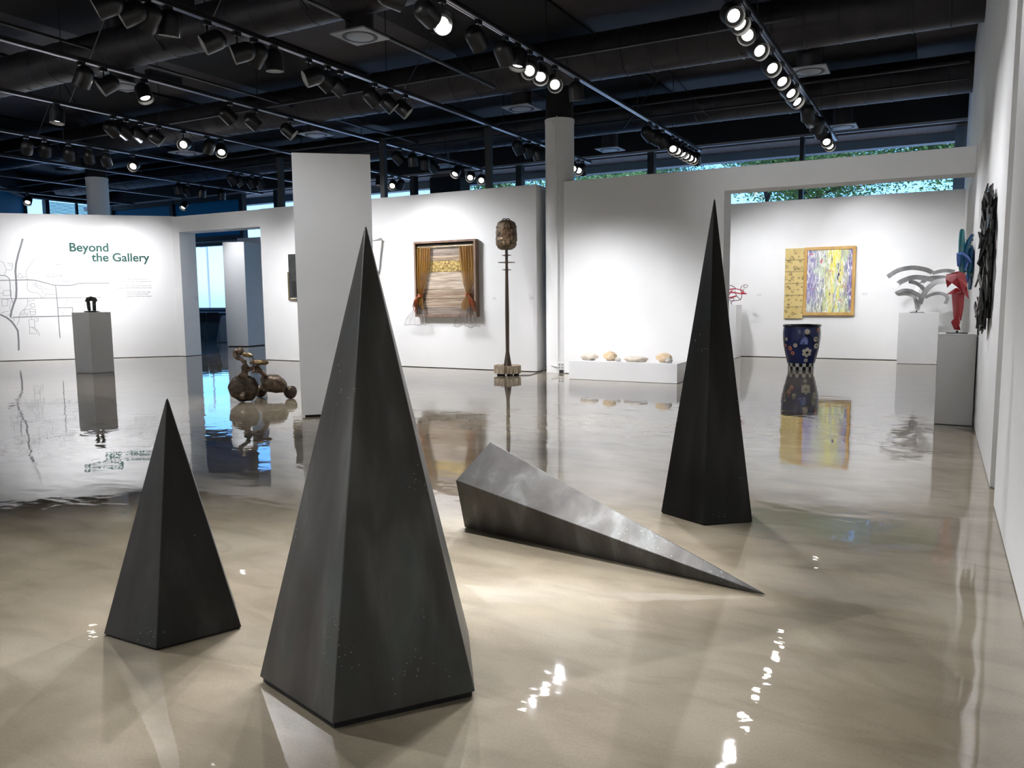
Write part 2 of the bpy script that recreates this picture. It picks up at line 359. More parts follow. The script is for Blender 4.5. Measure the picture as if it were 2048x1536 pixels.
mull = [onz(x, y, ZC).x for x, y in ((1605, 272), (1303, 303), (1040, 330), (830, 352), (695, 366), (560, 380))]
xs = [.41]+mull+[-22.8]
wi = 0
for i in range(len(xs)-1):
    wi += 1
    b = MB(); b.box(xs[i+1]+.05, YW+.03, .1, xs[i]-.05, YW+.042, ZC-.03)
    g = struct(b, 'window_%d' % wi, GLASS)
    b = MB(); w = .09 if i else .05; b.box(xs[i+1]-w, YW-.1, 0, xs[i+1]+w, YW+.12, ZC-.03)
    f = b.build('window_frame', MULL, g); f['kind'] = 'structure'
# left part of the back glass wall: blue shaded upper lights over clear windows
xs2 = [-22.8, -26.6, XL+.1]
for i in range(2):
    wi += 1
    b = MB(); b.box(xs2[i+1]+.05, YW+.03, 1.25, xs2[i]-.05, YW+.042, 3.58); g = struct(b, 'window_%d' % wi, GLASS)
    b = MB(); b.box(xs2[i+1]+.05, YW+.02, 3.95, xs2[i]-.05, YW+.05, ZC-.2); f = b.build('window_shade', FILM, g); f['kind'] = 'structure'
    b = MB(); b.box(xs2[i+1]-.1, YW-.1, 0, xs2[i+1]+.1, YW+.12, ZC-.03); b.box(xs2[i+1], YW-.08, 3.58, xs2[i], YW+.1, 3.95); b.box(xs2[i+1], YW-.08, ZC-.2, xs2[i], YW+.1, ZC-.03)
    b.box(xs2[i+1], YW-.06, 0, xs2[i], YW+.1, 1.15); f = b.build('window_frame', MULL, g); f['kind'] = 'structure'
    b = MB(); b.box(xs2[i+1], YW-.12, 3.70, xs2[i], YW-.085, 3.76); b.box(xs2[i+1], YW-.16, 1.15, xs2[i], YW+.1, 1.24); f = b.build('window_sill', STEEL, g); f['kind'] = 'structure'
# far left glass wall (x = XL) and the cut corner
for y0, y1 in ((17.75, 18.45), (18.6, 21.1)):
    wi += 1
    b = MB(); b.box(XL-.04, y0, .1, XL-.03, y1, ZC-.05); g = struct(b, 'window_%d' % wi, GLASS)
    b = MB(); b.box(XL-.12, y0-.15, 0, XL+.1, y0, ZC-.03); f = b.build('window_frame', MULL, g); f['kind'] = 'structure'
    if y0 > 18.5:
        b = MB(); b.box(XL-.1, 19.75, 0, XL, 19.82, ZC-.03); f = b.build('mullion', MULL, g); f['kind'] = 'structure'
        b = MB()
        for k in range(26): b.slab([(XL-.30, y0, 4.0+k*.055), (XL-.30, y1, 4.0+k*.055), (XL-.27, y1, 4.035+k*.055), (XL-.27, y0, 4.035+k*.055)], (0, 0, .004))
        f = b.build('blind', PLASTIC, g); f['kind'] = 'structure'
a, c = Vector((XL, 17.7, 0)), Vector((XL+9, 8.7, 0))
b = MB(); b.prism([a, a+Vector((-.2, -.2, 0)), c+Vector((-.2, -.2, 0)), c], 0, ZC-.05); struct(b, 'wall_left_corner', FILM)
b = MB(); b.prism([a+Vector((.06, .06, 0)), a, c, c+Vector((.06, .06, 0))], ZC-.06, ZC+.02); struct(b, 'trim_9', STEEL)
b = MB(); b.prism([a, a+Vector((-.3, -.3, 0)), c+Vector((-.3, -.3, 0)), c], ZC, 6.35); struct(b, 'wall_left_corner_header', BLACKM)
b = MB(); b.box(XL-.3, -4, 0, XL, 8, 6.35); b.box(c.x-1, 4, 0, c.x-.6, 8.9, 6.35); struct(b, 'wall_left', WHITE)
# exterior soffit, fascia, pier, ground
SOFF = mat('soffit_boards', (.11, .055, .035), .6, col2=(.17, .09, .06), scale=3, stretch=(9, .4, 1))
FASC = mat('fascia_metal', (.18, .20, .22), .5)
CONC = mat('grey_concrete', (.20, .22, .25), .8, col2=(.25, .27, .30), scale=3)
PAVE = mat('pale_paving', (.50, .50, .48), .85, col2=(.58, .57, .54), scale=.6)
b = MB(); b.box(XL-2, YW+.12, ZC-.05, 3, 22.36, ZC+.1); struct(b, 'soffit', SOFF)
b = MB(); b.box(XL-2, 22.36, 5.19, 3, 22.7, ZC+.35); struct(b, 'fascia', FASC)
b = MB(); q0 = ony(1905, 383, 22.0); b.box(q0.x, 21.7, 0, q0.x+.9, 22.3, ZC-.05); struct(b, 'pier_exterior', CONC)
b = MB(); q0, q1 = ony(870, 372, 22.0), ony(930, 368, 22.0); b.box(q0.x, 21.7, 0, q1.x, 22.3, ZC-.05); struct(b, 'pier_exterior', BLACKM)
b = MB(); b.box(-120, YW+.3, -.3, 60, 160, -.1); b.box(-120, -20, -.3, XL-.3, YW+.3, -.1); struct(b, 'ground', PAVE)

# ------------------------------------------------------------------ pyramids
def pyramid(pts, apex, label, lift=.0, gap=False, m=None):
    cx = sum(p[0] for p in pts)/len(pts); cy = sum(p[1] for p in pts)/len(pts)
    e = empty('pyramid_sculpture', (cx, cy, 0), 0, label, 'sculpture', 'bronze five-sided pyramids')
    n = len(pts); b = MB()
    b.poly([(p[0]-cx, p[1]-cy, lift) for p in pts]+[(apex[0]-cx, apex[1]-cy, apex[2])], [tuple(reversed(range(n)))]+[(i, (i+1) % n, n) for i in range(n)])
    b.build('body', m or BRONZE, e, bevel=.004)
    if gap:
        b = MB(); b.prism([((p[0]-cx)*.97, (p[1]-cy)*.97) for p in pts], 0, lift); b.build('base', GREYBASE, e)
    return e
def penta(c, R, a): return [(c[0]+R*math.cos(a+2*PI*k/5), c[1]+R*math.sin(a+2*PI*k/5)) for k in range(5)]
def mixv(pix, c, R, a, lift):
    P = penta(c, R, a)
    for k, q in enumerate(pix): v = onz(*q, lift); P[k] = (v.x, v.y)
    return P
pyramid(mixv([(207, 1268), (313, 1299), (483, 1254), (470, 1205)], (-3.06, 2.36), .316, 4.05, .006), (-3.07, 2.364, 1.077), 'smallest standing dark bronze pyramid, left of the biggest one', .006, True, BRONZED)
pyramid(mixv([(519, 1353), (665, 1449), (950, 1383), (937, 1264)], (-1.935, 2.412), .464, 3.763, .022), (-1.94, 2.415, 1.795), 'broad dark bronze pyramid in the foreground with pale flecks and green patina', .022, True)
pyramid(mixv([(1322, 1024), (1408, 1050), (1505, 1043)], (-1.335, 5.31), .32, 3.584, .006), (-1.337, 5.31, 2.171), 'slender black bronze pyramid standing beyond the tip of the toppled one', .006, True, BRONZEK)
fv = [(-2.676, 4.258, 0), (-2.663, 4.14, .341), (-2.564, 4.416, .553), (-2.516, 4.706, .341), (-2.585, 4.609, 0)]
fa = (-.674, 3.929, .004)
e = empty('pyramid_sculpture', (-1.8, 4.2, 0), 0, 'bronze pyramid lying toppled on its side on the floor', 'sculpture', 'bronze five-sided pyramids')
b = MB(); b.poly([(p[0]+1.8, p[1]-4.2, p[2]+.004) for p in fv]+[(fa[0]+1.8, fa[1]-4.2, fa[2])], [(0, 1, 2, 3, 4)]+[(i, (i+1) % 5, 5) for i in range(5)])
b.build('body', BRONZEL, e, bevel=.004)

# ------------------------------------------------------------------ free-standing partition
PA, PB = Vector((-7.129, 7.468, 0)), Vector((-6.389, 8.08, 0)); pd = (PB-PA).normalized(); pn = Vector((-pd.y, pd.x, 0))
e = empty('partition', (PA+PB)/2, math.atan2(pd.y, pd.x), 'tall narrow white movable partition behind the big foreground pyramid', 'partition')
hl = (PB-PA).length/2
b = MB(); b.box(-hl, 0, .03, hl, .17, 3.317); b.build('panel', WHITE, e)
b = MB(); b.box(-hl+.04, .03, 0, hl-.04, .14, .03); b.build('base', GREYBASE, e)

# ------------------------------------------------------------------ pedestals
def pedestal(P4, h, label, card=None):
    c = sum((Vector((p[0], p[1], 0)) for p in P4), Vector())/len(P4)
    e = empty('pedestal', (c.x, c.y, 0), 0, label, 'pedestal', 'white display pedestals')
    b = MB(); b.prism([(p[0]-c.x, p[1]-c.y) for p in P4], .006, h); b.build('body', WHITE2, e, bevel=.003)
    b = MB(); b.prism([((p[0]-c.x)*.95, (p[1]-c.y)*.95) for p in P4], 0, .006); b.build('base', GREYBASE, e)
    return e
A_, B_, C_ = onz(155, 746.4), onz(185.7, 746.9), onz(229.2, 743.75); D_ = A_+C_-B_
A_ = B_+(A_-B_).normalized()*.43
D_ = A_+C_-B_
pe = pedestal([A_, B_, C_, D_], 1.287, 'white pedestal in front of the wall map, carrying a small dark arch')
q = onp(216, 629, B_, (C_-B_).cross(Vector((0, 0, 1)))); td = (C_-B_).normalized()
b = MB(); nn = Vector((td.y, -td.x, 0)); b.slab([q-td*.045-Vector((0, 0, .02)), q+td*.045-Vector((0, 0, .02)), q+td*.045+Vector((0, 0, .02)), q-td*.045+Vector((0, 0, .02))], nn*.004)
b.build('label_card', LABELM, pe, world=True)
PM0, PM1 = onz(1793.4, 727), onz(1873, 730)
pedestal([(PM0.x, 18.85), (PM1.x, 18.85), (PM1.x, 19.5), (PM0.x, 19.5)], 1.093, 'white pedestal in the back room under the arched metal bands')
pedestal([(.015, 10.2), (.395, 10.2), (.395, 10.62), (.015, 10.62)], 1.042, 'white pedestal against the right wall under the red folded sculpture')
pedestal([(-4.75, 19.0), (-4.22, 19.0), (-4.22, 19.6), (-4.75, 19.6)], 1.276, 'white pedestal half hidden behind the slender pyramid, under the red wire sculpture')
# low plinth with stones
e = empty('plinth', (-4.92, 13.3, 0), 0, 'long low white plinth along the wall, carrying six stones', 'plinth')
b = MB(); b.box(-1.02, -.15, .004, 1.02, .40, .345); b.build('body', WHITE2, e, bevel=.003)
def stone(px, py, w, h, d, m, label, seed, yy):
    P = ony(px, py, yy)
    o = MB(); o.ball((0, 0, h), (w, d, h), 4, .22, 5, seed)
    for v in o.b.verts:
        if v.co.z < .02: v.co.z = .004+(v.co.z-.02)*.02 if v.co.z > -.1 else .0
        v.co += v.co.normalized()*.006*noise.noise(v.co*22)
    o = o.build('stone', m, smooth=True, sharp=3); o.location = (P.x, yy, .346)
    tag(o, label, 'stone', 'stones on the low plinth')
stone(1178, 720, .172, .062, .11, STONE1, 'flat pale speckled stone at the end of the plinth nearest the column', 1.3, 13.38)
stone(1220, 715, .128, .083, .10, STONE2, 'rounded yellow stone standing tall beside a tiny pebble', 2.1, 13.42)
stone(1236, 724, .052, .032, .045, STONE3, 'tiny pale pebble at the foot of the tall yellow stone', 3.3, 13.28)
stone(1272, 722, .215, .050, .12, STONE1, 'long flat pale stone in the middle of the plinth', 4.2, 13.32)
stone(1328, 720, .145, .078, .10, STONE2, 'rounded yellow stone behind a small grey pebble', 5.7, 13.42)
stone(1338, 726, .062, .045, .05, STONE3, 'small grey pebble leaning on a yellow stone', 6.4, 13.24)

# ------------------------------------------------------------------ wrapped tricycle
TO = onz(487, 804); TO = Vector((TO.x, TO.y, 0))
e = empty('tricycle_sculpture', TO, 0, 'bronze sculpture of a cloth-wrapped child tricycle on the floor', 'sculpture')
def tk(zx, zy, bk=0.):                               # local point from the close-up's pixels, bk metres further away
    return onp(440+zx/8.535, 680+zy/8.535, TO+AW*bk, AW)-TO
K = .000867*1.02
def wheel(cz, r, bk, th, seed):
    c = tk(*cz, bk); c.z = max(c.z, r); ax = (AW*.9-RH*.3).normalized(); M = frame_mtx(c, ax)
    b = MB(); prof = [(0, -th*.75), (r*.45, -th*.72), (r*.8, -th*.5), (r*.97, -th*.2), (r, 0), (r*.97, th*.2), (r*.8, th*.5), (r*.45, th*.72), (0, th*.75)]
    b.lathe(prof, 48, M)
    for v in b.b.verts: v.co += (v.co-c).normalized()*(r*.09*noise.noise(v.co*11+Vector((seed, 0, 0))))
    zm = min(v.co.z for v in b.b.verts)
    for v in b.b.verts: v.co.z -= zm
    for k in range(9):                               # wound cords
        a = rnd.uniform(0, PI); off = rnd.uniform(-.5, .5)*r; s_ = math.sqrt(max(r*r-off*off, 0))*.9
        d1 = Vector((math.cos(a), math.sin(a), 0)); d2 = Vector((-d1.y, d1.x, 0))
        pts = []
        for t in range(7):
            u = -s_+2*s_*t/6; q = d1*u+d2*off; rad = min(q.length/r, 1)
            pts.append(M @ Vector((q.x, q.y, -th*(.77-.62*rad**2.4)))-Vector((0, 0, zm*.8)))
        b.tube(pts, .005, 5)
    return b
w = wheel((400, 810), .212, 0, .11, 1).build('front_wheel', WRAPD, e, smooth=True, sharp=3)
b = MB(); b.tube([tk(400, 900, -.10), tk(375, 960, -.14), tk(372, 1010, -.14)], [.028, .034, .026], 10); b.build('pedal', WRAP, e, smooth=True)
wheel((1205, 880), .10, .36, .075, 2).build('rear_wheel', WRAPD, e, smooth=True, sharp=3)
wheel((690, 890), .095, .55, .075, 3).build('rear_wheel', WRAPD, e, smooth=True, sharp=3)
b = MB(); b.tube([tk(390, 640, -.02), tk(420, 580, .0), tk(430, 520, 0), tk(432, 450, 0), tk(425, 400, 0), tk(418, 340, 0)], [.075, .055, .046, .052, .026, .026], 14)
b.ball(tk(425, 480), .055, 3, .25, 8, 2); b.build('fork', WRAP, e, smooth=True, sharp=3)
b = MB(); b.tube([tk(418, 390, 0), tk(370, 330, 0), tk(300, 300, 0), tk(255, 255, .02), tk(265, 190, .04), tk(320, 180, .05)], [.026, .03, .036, .04, .036, .03], 12)
b.ball(tk(345, 195, .02), .055, 3, .3, 8, 5); b.build('handlebar', WRAP, e, smooth=True, sharp=3)
b = MB(); b.tube([tk(400, 245, 0), tk(440, 255, 0), tk(500, 258, -.02), tk(545, 270, -.02)], [.034, .030, .036, .026], 12); b.build('grip', GOLDP, e, smooth=True)
b = MB(); b.tube([tk(548, 270, -.02), tk(568, 330, -.02), tk(572, 430, -.02), tk(570, 540, -.02)], .012, 8)
for k in range(8): b.ball(tk(570, 330+k*28, -.02), .016, 1)
b.ball(tk(570, 545, -.02), .022, 2); b.build('streamer', WRAP, e, smooth=True)
b = MB(); b.ball(tk(665, 380, .05), (.135, .07, .042), 3, .2, 6, 4, Matrix.Rotation(PSI, 3, 'Z')); b.ball(tk(770, 385, .08), (.05, .06, .036), 2, .2, 6, 6); b.ball(tk(535, 375, .02), .022, 2); b.build('seat', GOLDP, e, smooth=True, sharp=3)
b = MB(); b.tube([tk(440, 520, 0), tk(490, 500, .02), tk(560, 475, .03), tk(640, 485, .06), tk(720, 560, .12), tk(800, 640, .2), tk(860, 700, .3)], [.05, .032, .034, .044, .034, .034, .04], 12)
b.ball(tk(635, 520, .05), .042, 2, .2, 8, 3); b.tube([tk(645, 480, .06), tk(645, 410, .06)], .028, 8); b.build('frame', WRAP, e, smooth=True, sharp=3)
b = MB()
out = [(690, 650), (740, 610), (860, 598), (980, 610), (1080, 650), (1140, 750), (1120, 840), (1080, 895), (940, 890), (790, 885), (700, 830)]
rows = []
for bk, sc in ((.10, .55), (.14, .85), (.22, 1), (.40, 1.02), (.5, .9), (.55, .6)):
    rows.append([b.b.verts.new(tk(915+(x-915)*sc, 750+(y-750)*sc, bk)) for x, y in out])
for r0, r1 in zip(rows, rows[1:]):
    for k in range(len(out)): b.b.faces.new((r0[k], r0[(k+1) % len(out)], r1[(k+1) % len(out)], r1[k]))
b.b.faces.new(rows[0]); b.b.faces.new(list(reversed(rows[-1])))
bmesh.ops.subdivide_edges(b.b, edges=b.b.edges, cuts=2, use_grid_fill=True, smooth=.3)
for v in b.b.verts: v.co += Vector((noise.noise(v.co*14), noise.noise(v.co*14+Vector((5, 0, 0))), noise.noise(v.co*14+Vector((0, 7, 0)))))*.018; v.co.z += .016*noise.noise(Vector((v.co.x*30, v.co.y*30, v.co.z*9)))
for k in range(7): x0 = 720+k*55; b.tube([tk(x0, 640+k*6, .13), tk(x0+60, 740, .10), tk(x0+120, 860, .12)], .007, 5)
b.tube([tk(620, 850, .45), tk(700, 830, .4)], .05, 10)
b.build('wrapped_body', WRAP, e, smooth=True, sharp=3)

# ------------------------------------------------------------------ wooden window box with curtains
YF = 14.04
e = empty('window_assemblage', (-9.23, 14.178, 1.11), 0, 'weathered wooden window box with gold curtains hung on the middle wall', 'wall art')
wx0, wx1, wz0, wz1 = -10.0+9.23, -8.45+9.23, 0.0, 1.61; ft = .045
b = MB()
b.box(wx0, -.138, wz1-ft, wx1, 0, wz1); b.box(wx0, -.138, 0, wx1, 0, ft); b.box(wx0, -.138, ft, wx0+ft, 0, wz1-ft); b.box(wx1-ft, -.138, ft, wx1, 0, wz1-ft)
b.build('frame', WOODF, e, bevel=.004)
b = MB(); b.box(wx0+ft, -.02, ft, wx1-ft, -.004, wz1-ft); b.build('backing', GREYBASE, e)
zt = [.045, .20, .385, .58, .765, .955, 1.19, 1.30, 1.545]; pm = [PL_GREY, PL_MID, PL_MID, PL_PALE, PL_PALE, PL_GOLD, PL_MID, PL_GREY]
for k in range(8):
    b = MB(); b.box(wx0+ft+.004, -.045-rnd.uniform(0, .012), zt[k]+.003, wx1-ft-.004, -.021, zt[k+1]-.003); b.build('plank', pm[k], e, bevel=.002)
b = MB(); b.tube([(wx0+ft, -.10, 1.49), (wx1-ft, -.10, 1.49)], .011, 10)
for k in range(16):
    x = (wx0+ft+.03+k*.055) if k < 8 else (wx1-ft-.03-(k-8)*.055)
    M = frame_mtx(Vector((x, -.10, 1.485)), (1, .15, 0)); b.tube([M @ Vector((.016*math.cos(t*PI/5), .016*math.sin(t*PI/5), 0)) for t in range(10)], .0025, 5, closed=True)
b.build('curtain_rod', BRASS, e, smooth=True)
def curtain(prof, seed, nf):
    b = MB(); rows = []; NU = 60
    keys = sorted(prof, key=lambda p: -p[0])
    def at(z):
        for (z0, c0, w0, y0), (z1, c1, w1, y1) in zip(keys, keys[1:]):
            if z0 >= z >= z1:
                t = (z0-z)/(z0-z1); t2 = t*t*(3-2*t); return c0+(c1-c0)*t2, w0+(w1-w0)*t2, y0+(y1-y0)*t2
        return keys[-1][1:]
    zs = [keys[0][0]+(keys[-1][0]-keys[0][0])*k/46 for k in range(47)]
    for zi, z in enumerate(zs):
        c, w, y = at(z); row = []
        for u in range(NU+1):
            t = u/NU-.5; ph = 2*PI*nf*(t+.5)+.7*noise.noise(Vector((t*3, z*1.5, seed)))
            x = c+w*t+.008*noise.noise(Vector((t*9, z*3, seed+4))); dy = (.020+.014*w)*math.sin(ph)+.012*noise.noise(Vector((t*7, z*2, seed)))
            zz = z+(.05*noise.noise(Vector((t*4, seed, 1)))*(zi/46)**4)
            row.append(b.b.verts.new((x, y+dy, zz)))
        rows.append(row)
    for zi, (r0, r1) in enumerate(zip(rows, rows[1:])):
        for u in range(NU):
            f = b.b.faces.new((r0[u], r0[u+1], r1[u+1], r1[u])); c = f.calc_center_median()
            f.material_index = 1 if c.z < .22-.25*noise.noise(Vector((c.x*5, seed, 0))) and (zi > 30) else 0
    o = b.build('curtain', [ORG, ORGW], e, smooth=True, sharp=3)
    b2 = MB(); b2.tube([(x.co.x, x.co.y, x.co.z) for x in o.data.vertices[-(NU+1):]], .0035, 5); b2.build('hem', GREYCORD, o)
    return o
def tie(o, c, z, tail):
    b = MB(); M = frame_mtx(Vector((c, -.115, z)), (0, 0, 1))
    for k in range(3): b.tube([M @ Vector(((.062+.004*k)*math.cos(t*PI/8), .045*math.sin(t*PI/8), -.02+.02*k+.006*math.sin(t))) for t in range(16)], .009, 6, closed=True)
    for k in range(9):
        a = rnd.uniform(-.10, .10); s_ = rnd.uniform(.10, .30)
        b.tube([(c+tail*.03, -.16, z-.01), (c+tail*(.09+a*.5), -.18-.02*rnd.random(), z-.06-s_*.3), (c+tail*(.12+a), -.17, z-.10-s_)], [.008, .011, .006], 6)
    b.build('tie_back', TIE, o, smooth=True)
cl = curtain([(1.47, wx0+.235, .38, -.10), (1.1, wx0+.22, .36, -.10), (.75, wx0+.17, .24, -.11), (.46, wx0+.145, .10, -.115), (.28, wx0+.10, .24, -.14), (-.17, wx0+.03, .60, -.19)], 1, 6); tie(cl, wx0+.145, .46, -1)
cl = curtain([(1.47, wx1-.235, .40, -.10), (1.1, wx1-.22, .38, -.10), (.75, wx1-.20, .26, -.11), (.47, wx1-.20, .10, -.115), (.28, wx1-.20, .30, -.14), (-.19, wx1-.20, .66, -.19)], 9, 6); tie(cl, wx1-.20, .47, 1)

# ------------------------------------------------------------------ lamp-like totem
TP = Vector((-7.34, 13.36, 0))
e = empty('totem_sculpture', TP, 0, 'tall lamp-like totem with a mosaic head on a bark-ringed base', 'sculpture')
for k, a in enumerate((.4, 1.9, 3.3, 4.6, 5.5)):
    b = MB(); b.box(.17*math.cos(a)-.04, .17*math.sin(a)-.03, 0, .17*math.cos(a)+.04, .17*math.sin(a)+.03, .045); b.build('foot', GREYBASE, e)
b = MB(); R0 = .262
for k in range(46):                                  # upright bark slats round the ring
    a = 2*PI*k/46; M = Matrix.Rotation(a, 4, 'Z'); r1 = R0+rnd.uniform(-.008, .006); hh = .195+rnd.uniform(-.006, .006); hw = PI*R0/46*.98
    b.poly([M @ Vector(p) for p in [(r1-.035, -hw, .045), (r1, -hw, .045), (r1+.004, 0, .045), (r1, hw, .045), (r1-.035, hw, .045), (r1-.035, -hw, hh), (r1, -hw, hh), (r1+.004, 0, hh), (r1, hw, hh), (r1-.035, hw, hh)]],
           [(4, 3, 2, 1, 0), (5, 6, 7, 8, 9), (0, 1, 6, 5), (1, 2, 7, 6), (2, 3, 8, 7), (3, 4, 9, 8), (4, 0, 5, 9)])
rg = b.build('base_ring', STUMP, e)
b = MB(); b.lathe([(0, .05), (.228, .05), (.228, .185), (.17, .19), (.16, .165), (0, .16)], 40); b.build('base_top', STUMPT, e, smooth=True)
b = MB(); b.lathe([(.035, .16), (.034, .40), (.038, .9), (.040, 1.2), (.034, 1.7), (.029, 2.05), (.026, 2.1), (.028, 2.42)], 20, cap=(True, True)); b.build('pole', POLE, e, smooth=True)
for k in range(4):
    a = k*PI/2+.25; d = Vector((math.cos(a), math.sin(a), 0)); s_ = Vector((-d.y, d.x, 0))*.008
    b = MB(); b.slab([d*.03+Vector((0, 0, .162))-s_, d*.088+Vector((0, 0, .162))-s_, d*.075+Vector((0, 0, .20))-s_, d*.034+Vector((0, 0, .46))-s_], s_*2); b.build('fin', POLE, e)
def gear(z, r, teeth, spokes):
    b = MB(); n = teeth*4; h = .012
    ro = [r*(1.0 if (k//2) % 2 == 0 else .90) if teeth > 1 else r for k in range(n)]
    ri = r*.66
    def ring(rr, zz): return [b.b.verts.new((rr[k]*math.cos(2*PI*k/n), rr[k]*math.sin(2*PI*k/n), zz)) for k in range(n)]
    a0, a1, c0, c1 = ring(ro, z-h/2), ring(ro, z+h/2), ring([ri]*n, z-h/2), ring([ri]*n, z+h/2)
    for k in range(n):
        j = (k+1) % n
        for q in ((a0[k], a0[j], a1[j], a1[k]), (c0[j], c0[k], c1[k], c1[j]), (a1[k], a1[j], c1[j], c1[k]), (a0[j], a0[k], c0[k], c0[j])): b.b.faces.new(q)
    for k in range(spokes):
        a = 2*PI*k/spokes+.3; d = Vector((math.cos(a), math.sin(a), 0)); s_ = Vector((-d.y, d.x, 0))*.012; zz = Vector((0, 0, z-h/2))
        b.slab([d*.02-s_+zz, d*ri*1.03-s_+zz, d*ri*1.03+s_+zz, d*.02+s_+zz], (0, 0, h))
    b.lathe([(.034, z-.02), (.036, z), (.034, z+.02)], 16, cap=(True, True)); b.build('gear', POLE, e)
gear(2.315, .088, 10, 3); gear(2.18, .165, 22, 5); gear(2.04, .088, 10, 3)
b = MB(); hz0, hz1 = 2.42, 2.99
prof = [(0, hz0+.01), (.10, hz0), (.165, hz0+.035), (.198, hz0+.10), (.205, hz0+.18), (.2, hz0+.26), (.196, hz0+.36), (.19, hz0+.44), (.165, hz0+.51), (.10, hz0+.555), (0, hz0+.57)]
pf = []
for (r0, z0), (r1, z1) in zip(prof, prof[1:]):
    for t in range(3): pf.append((r0+(r1-r0)*t/3, z0+(z1-z0)*t/3))
b.lathe(pf+[prof[-1]], 44)
for v in b.b.verts:
    d = Vector((v.co.x, v.co.y, 0)); k = noise.cell(Vector((math.atan2(v.co.y, v.co.x)*4, v.co.z*18, 2)))
    v.co += d.normalized()*(.014*noise.noise(v.co*17)+.012*noise.noise(v.co*34)) if d.length > .01 else Vector()
b.build('head', SHADE, e, smooth=True, sharp=.35)
b = MB(); vd = -AW
for i in range(5):
    for j in range(9):
        a = (i-2)*.22; z = hz0+.10+j*.042; a += rnd.uniform(-.06, .06); z += rnd.uniform(-.008, .008)
        if abs(i-2) == 2 and j in (0, 1, 7, 8): continue
        d = (Matrix.Rotation(a, 3, 'Z') @ vd); s_ = Vector((-d.y, d.x, 0)); p = d*(.200+rnd.uniform(-.004, .012))+Vector((0, 0, z))
        t1, t2 = rnd.uniform(-.006, .006), rnd.uniform(-.006, .006)
        g_ = [rnd.uniform(.012, .026) for _ in range(8)]; b.slab([p-s_*g_[0]+d*t1-Vector((0, 0, g_[1])), p+s_*g_[2]-d*t1-Vector((0, 0, g_[3])), p+s_*g_[4]+d*t2+Vector((0, 0, g_[5])), p-s_*g_[6]-d*t2+Vector((0, 0, g_[7]))], d*.010)
b.build('mosaic_panel', SHADEL, e)
b = MB()
for k in range(2):
    c = RH*(.035*(1 if k else -1))
    b.tube([(c+RH*(.032*math.cos(t*PI/6))+Vector((0, 0, 2.985+.022*math.sin(t*PI/6)))) for t in range(13)], .010, 8)
b.build('crown', GREYBASE, e, smooth=True)

# cable, socket, conduit
b = MB(); pts = [TP+Vector((.15, -.05, .012)), TP+Vector((.22, -.03, .008)), TP+Vector((.42, .12, .008)), Vector((-6.98, 13.95, .008)), Vector((-6.93, 14.05, .01)), Vector((-6.90, 14.10, .06)), Vector((-6.87, 14.12, .13))]
o = b; o.tube(pts, .007, 8); tag(o.build('power_cord', GREYCORD, smooth=True), 'dark power cord running over the floor from the totem to the column', 'cord')
cf = (CP-CC); cf.z = 0; cf.normalize(); cs = Vector((-cf.y, cf.x, 0))      # towards the viewer, and to the right
e = empty('socket_box', CC+cf*.285+cs*.01, math.atan2(cs.y, cs.x), 'white electrical socket box at the foot of the white column', 'socket')
b = MB(); b.box(-.06, -.055, .06, .065, -.004, .21); b.build('box', PLASTIC, e, bevel=.006)
b = MB()
for x in (-.03, .03):
    for z in (.09, .15): b.box(x-.016, -.058, z, x+.016, -.0555, z+.035)
b.build('outlet', GRILLE, e)
b = MB(); b.box(-.03, -.05, 0, .045, -.01, .06); b.build('stand', GRILLED, e)
b = MB(); b.tube([(-.19, .05, .15), (-.12, .0, .135), (-.06, -.03, .13)], .014, 8); b.build('plug', PLASTIC, e, smooth=True)
e = empty('conduit', CC+cf*.31-cs*.05, math.atan2(cs.y, cs.x), 'thin white conduit running up the white column', 'conduit')
b = MB(); b.tube([(0, 0, .21), (0, 0, 4.98)], .014, 8); b.build('pipe', WHITE2, e, smooth=True)
b = MB(); b.tube([(-.20, .10, 4.92), (-.10, .01, 4.90), (-.045, 0, 4.8), (-.03, 0, 4.2), (-.01, 0, 3.6), (-.04, 0, 3.25), (-.02, 0, 2.8)], .009, 6); b.build('wire', WHITE2, e, smooth=True)

# ------------------------------------------------------------------ wall map, title and small text
b = MB()
def pw(zx, zy, off=.003): return onp(zx/5.908, 460+zy/5.908, w45(0, 0, off), N45)
def road(pts, wpx):
    P = [pw(*p) for p in pts]; hw = wpx*.0017*1.0
    for i, (p, q) in enumerate(zip(P, P[1:])):
        d = (q-p).normalized(); s_ = N45.cross(d)*hw
        b.slab([p-s_-d*hw*.3, q-s_+d*hw*.3, q+s_+d*hw*.3, p+s_-d*hw*.3], N45*.0008)
road([(268, 105), (245, 190), (215, 290), (190, 400), (182, 490), (190, 590), (195, 700), (190, 800), (160, 880), (135, 960), (125, 1030)], 13)
road([(5, 1000), (80, 1035), (130, 1075), (175, 1130), (210, 1190), (220, 1300), (222, 1420)], 12)
road([(0, 595), (180, 592), (330, 588), (420, 594), (520, 620), (630, 650), (700, 656), (840, 655), (930, 632), (1100, 628), (1290, 627)], 6)
road([(90, 812), (330, 808), (670, 803), (1030, 797), (1190, 795)], 4)
road([(150, 1032), (400, 1024), (690, 1018), (865, 1013)], 6)
road([(657, 660), (672, 800), (685, 950), (695, 1100), (710, 1275)], 6)
road([(685, 918), (857, 916), (862, 1013)], 5)
road([(0, 535), (70, 540), (110, 575), (120, 640), (125, 780), (150, 860)], 5)
